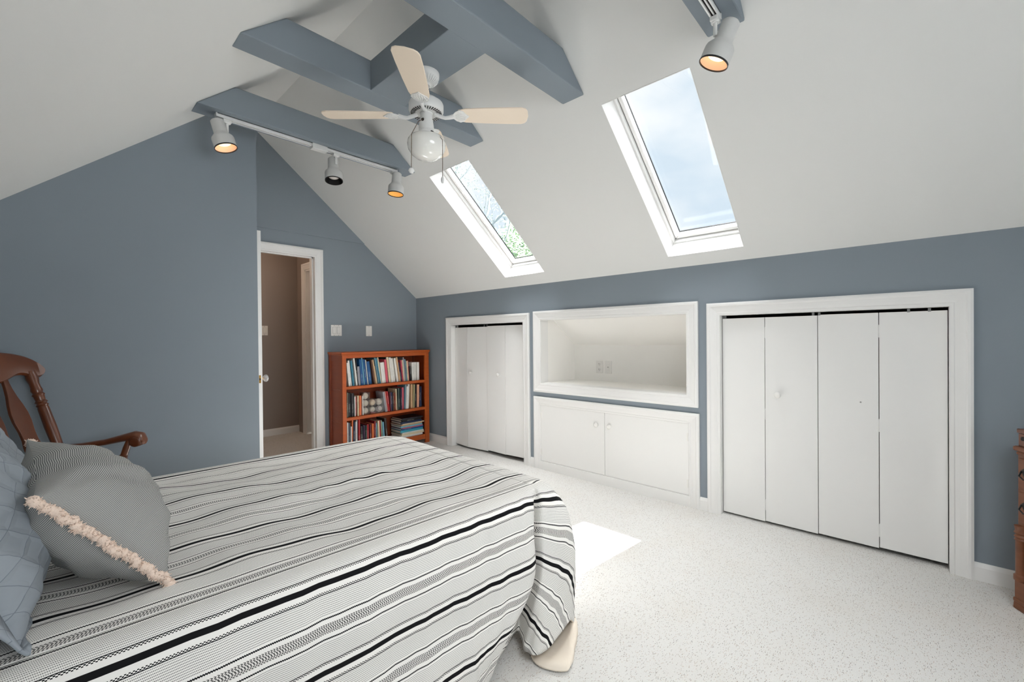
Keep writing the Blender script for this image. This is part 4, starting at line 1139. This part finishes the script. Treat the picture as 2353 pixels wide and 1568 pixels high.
# turned posts
def turned(p0, p1, prof, name, parent=ch, n=16):
    p0 = Vector(p0); p1 = Vector(p1); L_ = (p1-p0).length
    b = MB(); b.lathe([(r, h*L_) for r, h in prof], n, p0, (p1-p0)); return b.build(name, M_chair, parent, smooth=35)
PP = [(0,0),(.018,0),(.020,.05),(.024,.10),(.018,.115),(.024,.13),(.018,.145),(.016,.20),(.020,.26),(.025,.30),(.020,.325),(.024,.335),(.018,.345),(.024,.355),(.019,.37),(.021,.40),(.0235,.55),(.022,.70),(.020,.715),(.025,.725),(.019,.74),(.025,.75),(.019,.765),(.021,.80),(.025,.81),(.019,.825),(.023,.845),(.020,.87),(.019,.90),(.024,.94),(.020,1),(0,1)]
for s in (-1, 1):
    turned((0, s*.225, .43), (fb(1.05)+bow(.25), s*.252, 1.052), PP, 'post')
# arrow-shaped splats
def splat(y):
    b = MB(); W_ = [(.40,.040),(.50,.046),(.62,.052),(.70,.047),(.73,.040),(.77,.040),(.82,.048),(.86,.047),(.90,.038),(.94,.025),(.98,.017),(1.01,.014),(1.045,.013)]
    rows = []
    for z, w in W_:
        f0 = fb(z) + bow(y)*min(1, (z-.40)/.6); yy = y*(.86 + .14*(z-.4)/.65); w = w*.92
        rows.append([Vector((f0+.008, yy-w, z)), Vector((f0+.010, yy, z)), Vector((f0+.008, yy+w, z)), Vector((f0-.006, yy+w, z)), Vector((f0-.006, yy-w, z))])
    b.grid(rows, closed=True); b.f.append((4,3,2,1,0)); b.mi.append(0); n0 = (len(W_)-1)*5; b.f.append(tuple(range(n0, n0+5))); b.mi.append(0)
    b.build('splat', M_chair, ch, smooth=40, bevel=.002)
for y in (-.135, 0, .135): splat(y)
# seat
b = MB(); pts = []
for k in range(40):
    a = 2*PI*k/40; x = .20 + .235*math.copysign(abs(math.cos(a))**.6, math.cos(a)); y = .255*math.copysign(abs(math.sin(a))**.6, math.sin(a))*(1 if x > .2 else .94)
    pts.append((x, y, .400))
b.prism(pts, (0, 0, .040)); b.build('seat', M_chair, ch, bevel=.012, seg=3)
# arms with scrolled ends
for s in (-1, 1):
    b = MB(); rows = []
    path = [(-.105, .262, .655), (0, .272, .660), (.10, .278, .672), (.18, .28, .690), (.235, .28, .700), (.268, .28, .692), (.280, .28, .672)]
    for i, (x, y, z) in enumerate(path):
        w = [.020,.022,.024,.028,.032,.032,.026][i]; h = [.014,.015,.016,.020,.024,.024,.020][i]
        rows.append([Vector((x, s*y + w*math.cos(2*PI*k/14), z + h*math.sin(2*PI*k/14))) for k in range(14)])
    b.grid(rows, closed=True); b.f.append(tuple(range(13,-1,-1))); b.mi.append(0); n0 = (len(path)-1)*14; b.f.append(tuple(range(n0, n0+14))); b.mi.append(0)
    r = [(0,-.034),(.020,-.034),(.027,-.030),(.029,0),(.027,.030),(.020,.034),(0,.034)]
    b.lathe(r, 18, (.250, s*.28, .672), (0, 1, 0))
    arm = b.build('arm', M_chair, ch, smooth=60)
    turned((.150, s*.235, .43), (.215, s*.275, .690), [(0,0),(.013,0),(.017,.15),(.014,.30),(.018,.34),(.013,.37),(.019,.55),(.020,.62),(.015,.64),(.019,.655),(.015,.67),(.016,.80),(.012,1),(0,1)], 'arm_support')
    turned((.03, s*.245, .43), (.04, s*.268, .66), [(0,0),(.010,0),(.013,.4),(.013,.6),(.009,1),(0,1)], 'arm_spindle')
    turned((.36, s*.175, .405), (.40, s*.225, .075), [(0,0),(.018,0),(.022,.15),(.016,.25),(.023,.4),(.017,.7),(.016,1),(0,1)], 'leg')
    turned((.05, s*.165, .405), (-.02, s*.220, .070), [(0,0),(.018,0),(.022,.15),(.016,.25),(.023,.4),(.017,.7),(.016,1),(0,1)], 'leg')
    b = MB(); rows = []
    for i in range(17):
        x = -.40 + .86*i/16; z = .003 + .085*((x-.16)/.5)**2
        rows.append([Vector((x, s*.225-.014, z)), Vector((x, s*.225+.014, z)), Vector((x, s*.225+.014, z+.042)), Vector((x, s*.225-.014, z+.042))])
    b.grid(rows, closed=True); b.f.append((3,2,1,0)); b.mi.append(0); b.f.append((64,65,66,67)); b.mi.append(0)
    b.build('rocker', M_chair, ch, bevel=.004)
turned((.385, -.21, .20), (.385, .21, .20), [(0,0),(.010,0),(.014,.25),(.020,.5),(.014,.75),(.010,1),(0,1)], 'stretcher')

# ------------------------------------------------------------------ chest of drawers cut off by the right edge
fd = Vector((-.864, -.503, 0)); bd = Vector((.503, -.864, 0)); OD = Vector((2.8728, -.3234, 0))
MD = Matrix(((fd.x, bd.x, 0, OD.x), (fd.y, bd.y, 0, OD.y), (0, 0, 1, 0), (0, 0, 0, 1)))
cd = thing('chest_of_drawers', 'brown chest of drawers with black pulls at the right edge of the picture', 'chest of drawers', M=MD)
# local: x along the front, y to the back, z up
W_, D_ = .62, .36
def cpart(name, boxes, parent=cd, bevel=.003, m=M_chest):
    b = MB()
    for x in boxes: b.box(*x)
    return b.build(name, m, parent, bevel=bevel)
cpart('body', [(.0, W_, .002, D_, .12, .675)])
cpart('top', [(-.010, W_+.010, -.012, D_, .690, .712), (-.004, W_+.004, -.004, D_, .672, .690)], bevel=.008)
cpart('base', [(-.006, W_+.006, -.008, D_, .045, .130), (-.009, W_+.009, -.012, D_, .030, .050)], bevel=.006)
for x in (-.010, W_-.075):
    b = MB(); b.prism([(x, -.010, 0), (x+.085, -.010, 0), (x+.070, -.010, .030), (x+.004, -.010, .032)], (0, .08, 0)); b.build('foot', M_chest, cd, bevel=.004)
for x in (.012, W_-.012):
    b = MB(); b.lathe([(0,.13),(.024,.13),(.024,.150),(.018,.156),(.018,.300),(.022,.306),(.018,.312),(.023,.320),(.018,.328),(.023,.336),(.019,.346),(.022,.366),(0,.370)], 14, (x, .006, 0)); b.build('corner_column', M_chest, cd, smooth=35)
for z0, z1, dx in ((.145,.368,.045), (.384,.516,.006), (.527,.662,.006)):
    d = cpart('drawer', [(dx, W_-dx, -.004, .02, z0, z1)], bevel=.006)
    for x in (dx+.048, W_-dx-.048):
        b = MB(); zc_ = (z0+z1)/2
        b.prism([(x-.028, -.004, zc_+.016), (x-.012, -.004, zc_+.030), (x, -.004, zc_+.022), (x+.012, -.004, zc_+.030), (x+.028, -.004, zc_+.016), (x+.012, -.004, zc_-.010), (x, -.004, zc_-.026), (x-.012, -.004, zc_-.010)], (0, -.003, 0))
        b.tube([(x-.024, -.008, zc_+.014), (x-.022, -.018, zc_-.006), (x, -.020, zc_-.016), (x+.022, -.018, zc_-.006), (x+.024, -.008, zc_+.014)], .0032, 8)
        b.build('pull', M_rim, d)
bx = thing('wooden_box', 'small reddish-brown wooden box standing on the chest of drawers', 'box', M=MD @ Matrix.Translation((.002, .002, .7125)))
b = MB(); b.box(0, .26, 0, .18, 0, .055); b.build('box_body', M_chair, bx, bevel=.003)
b = MB(); b.box(-.004, .264, -.004, .184, .056, .075); b.build('lid', M_chair, bx, bevel=.004)
b = MB(); b.lathe([(0,0),(.007,0),(.009,.008),(0,.012)], 12, (.03, 0, .036), (0,-1,0)); b.build('knob', M_rim, bx, smooth=True)

# ------------------------------------------------------------------ trees outside the smaller skylight
def leafmat(name, c1, c2):
    m, nt, b = newmat(name); e = NT(nt)
    oi = nt.nodes.new('ShaderNodeTexCoord'); n = nt.nodes.new('ShaderNodeTexNoise'); n.inputs['Scale'].default_value = 1.3
    nt.links.new(oi.outputs['Object'], n.inputs['Vector'])
    nt.links.new(e.mix(n.outputs['Fac'], c1, c2), b.inputs['Base Color']); b.inputs['Roughness'].default_value = .7
    b.inputs['Transmission Weight'].default_value = 0
    return m
M_leaf = leafmat('haze_pale_leaf', rgb(140,166,150), rgb(158,180,158)); M_leaf2 = leafmat('haze_pale_green_leaf', rgb(138,168,130), rgb(156,184,142))  # leaf colours paled to carry haze and overexposure
M_bark = mat('haze_pale_bark', rgb(150,164,168), .9)  # bark paled the same way, haze put into its colour
def tree(name, label, base, height, spread, seed, nleaf, lsize, ml, r0=.16, gaps=None, depth=5):
    rnd = random.Random(seed)
    t = thing(name, label, 'tree', base)
    bt = MB(); tips = []
    def grow(p, d, ln, r, lev):
        if Vector(p).dot(Vector((.714, -.70, 0))) > 2.6: return
        pts = [Vector(p)]; dd = Vector(d)
        for k in range(4):
            dd = (dd + Vector((rnd.uniform(-.2,.2), rnd.uniform(-.2,.2), rnd.uniform(-.06,.16)))).normalized()
            pts.append(pts[-1] + dd*ln/4)
        bt.tube(pts, [r, r*.9, r*.8, r*.7, r*.58], 6 if lev < 3 else 4, caps=False)
        if lev >= 2: tips.extend(pts[1:])
        if lev >= depth: return
        for k in range(3 if lev else 5):
            a = rnd.uniform(0, 2*PI); tl = rnd.uniform(.45, .95)
            u_ = dd.orthogonal().normalized(); w_ = dd.cross(u_)
            nd = (dd*math.cos(tl) + (u_*math.cos(a) + w_*math.sin(a))*math.sin(tl)*spread + Vector((0,0,.12))).normalized()
            grow(pts[rnd.choice((2,3,4,4))], nd, ln*rnd.uniform(.6,.82), r*.55, lev+1)
    grow(Vector((0,0,0)), Vector((0,0,1)), height*.34, r0, 0)
    bt.build('trunk', M_bark, t, smooth=True)
    bl = MB()
    for i in range(nleaf):
        p = rnd.choice(tips) + Vector((rnd.gauss(0,.22), rnd.gauss(0,.22), rnd.gauss(0,.2)))
        a = Vector((rnd.uniform(-1,1), rnd.uniform(-1,1), rnd.uniform(-1,1))).normalized(); c_ = a.orthogonal().normalized()
        s = lsize*rnd.uniform(.6,1.3)
        bl.add([p - a*s, p + c_*s*.5, p + a*s, p - c_*s*.5], [(0,1,2,3)])
    bl.build('crown', ml, t)
    return t
dv = Vector((.70, .714, 0))
sd = Vector((.714, -.70, 0))
G = -3.2
tree('bare_tree', 'pale budding tree with twisting branches, seen through the smaller skylight', tuple(dv*13 - sd*1.7 + Vector((0,0,G))), 15, .8, 11, 16000, .038, M_leaf, .14)
tree('leafy_tree', 'small light green tree low in the smaller skylight', tuple(dv*27 + sd*1.2 + Vector((0,0,G))), 15.5, .8, 5, 18000, .13, M_leaf2, .16)

# ------------------------------------------------------------------ sky, sun, lamps
W = bpy.data.worlds.new('sky'); bpy.context.scene.world = W; W.use_nodes = True
nt = W.node_tree; bg = nt.nodes['Background']; e = NT(nt)
tc = nt.nodes.new('ShaderNodeTexCoord'); sp = nt.nodes.new('ShaderNodeSeparateXYZ'); nt.links.new(tc.outputs['Generated'], sp.inputs[0])
n = nt.nodes.new('ShaderNodeTexNoise'); n.inputs['Scale'].default_value = 3.2; n.inputs['Detail'].default_value = 4; n.inputs['Roughness'].default_value = .5
mp = nt.nodes.new('ShaderNodeMapping'); mp.inputs['Scale'].default_value = (1, 1, 1.8); mp.inputs['Location'].default_value = (2.3, .4, 1.0)
nt.links.new(tc.outputs['Generated'], mp.inputs['Vector']); nt.links.new(mp.outputs['Vector'], n.inputs['Vector'])
f = e.m('MULTIPLY', e.m('SUBTRACT', n.outputs['Fac'], .38), 4.0)
fc = nt.nodes.new('ShaderNodeClamp'); nt.links.new(f, fc.inputs[0])
nt.links.new(e.mix(fc.outputs[0], rgb(208,225,238), rgb(246,250,252)), bg.inputs['Color'])
EN = dict(sky=1.06, sun=40, window=11, sk1=14, sk2=24, sk_fill=20, hall=8, spots=5)
bg.inputs['Strength'].default_value = EN['sky']

def light(name, kind, loc, energy, col=(1,1,1), size=None, direction=None, sy=None, spread=None):
    l = bpy.data.lights.new(name, kind); l.energy = energy; l.color = col
    o = bpy.data.objects.new(name, l); C.objects.link(o); o.location = loc
    if direction is not None: o.rotation_euler = Vector(direction).to_track_quat('-Z', 'Y').to_euler()
    if kind == 'AREA':
        l.size = size
        if sy: l.shape = 'RECTANGLE'; l.size_y = sy
    elif kind in ('POINT', 'SPOT') and size: l.shadow_soft_size = size
    return o
sun = light('sun', 'SUN', (5, -2, 9), EN['sun'], (1, 1, .985), direction=(-.70, .35, -1.965)); sun.data.angle = math.radians(.53)
# daylight pouring in at the window behind the camera
light('window_daylight', 'AREA', ((W3[0]+W3[1])/2, YB-.16, (W3[2]+W3[3])/2), EN['window'], (.95, .98, 1.0), W3[1]-W3[0]-.1, (0, 1, 0), W3[3]-W3[2]-.1).data.spread = math.radians(75)
# daylight at the two skylights
for op, en in ((sky1, EN['sk1']), (sky2, EN['sk2'])):
    cx = (op[0]+op[1])/2; cy = (op[2]+op[3])/2
    p = Vector((cx + .12, cy, zR(cx) + .62))
    light('skylight_daylight', 'AREA', p, en, (.97, .99, 1.0), op[3]-op[2], (-.22, .04, -1), .95).data.spread = math.radians(110)
p = Vector(((sky_fill[0]+sky_fill[1])/2, (sky_fill[2]+sky_fill[3])/2, zL((sky_fill[0]+sky_fill[1])/2))) + nL*.3
light('skylight_daylight', 'AREA', p, EN['sk_fill'], (.97, .99, 1.0), .95, (.30, .30, -1), .95).data.spread = math.radians(115)  # fill light at the added, unseen skylight
# the lit cans on the tracks
for (x, y, z, d, k) in LAMPS:
    sl = light('track_lamp', 'SPOT', (x, y, z), EN['spots']*k, (1, .80, .60), .03, d)
    sl.data.spot_size = math.radians(75); sl.data.spot_blend = .8
# hallway lamp
light('hall_lamp', 'POINT', (1.25, 5.35, 2.30), EN['hall'], (1, .72, .52), .08)

# ------------------------------------------------------------------ camera
cam = bpy.data.cameras.new('camera'); co = bpy.data.objects.new('camera', cam); C.objects.link(co)
FPX, YAW, PIT, ROL = 995.834, .8212735, -.0066399, -.0090615
fw = Vector((math.sin(YAW)*math.cos(PIT), math.cos(YAW)*math.cos(PIT), math.sin(PIT)))
rt = Vector((math.cos(YAW), -math.sin(YAW), 0)); up = rt.cross(fw)
r2 = rt*math.cos(ROL) + up*math.sin(ROL); u2 = -rt*math.sin(ROL) + up*math.cos(ROL)
co.matrix_world = Matrix(((r2.x, u2.x, -fw.x, 0), (r2.y, u2.y, -fw.y, 0), (r2.z, u2.z, -fw.z, 1.2), (0, 0, 0, 1)))
cam.sensor_width = 36; cam.lens = 36*FPX/2353; cam.clip_start = .01; cam.clip_end = 200
S = bpy.context.scene
S.camera = co
S.view_settings.view_transform = 'Standard'; S.view_settings.look = 'None'; S.view_settings.gamma = 1; S.view_settings.use_curve_mapping = False
S.view_settings.exposure = .05
S.cycles.use_denoising = True
S.cycles.max_bounces = 10; S.cycles.diffuse_bounces = 6; S.cycles.transparent_max_bounces = 16
S.cycles.sample_clamp_indirect = 8
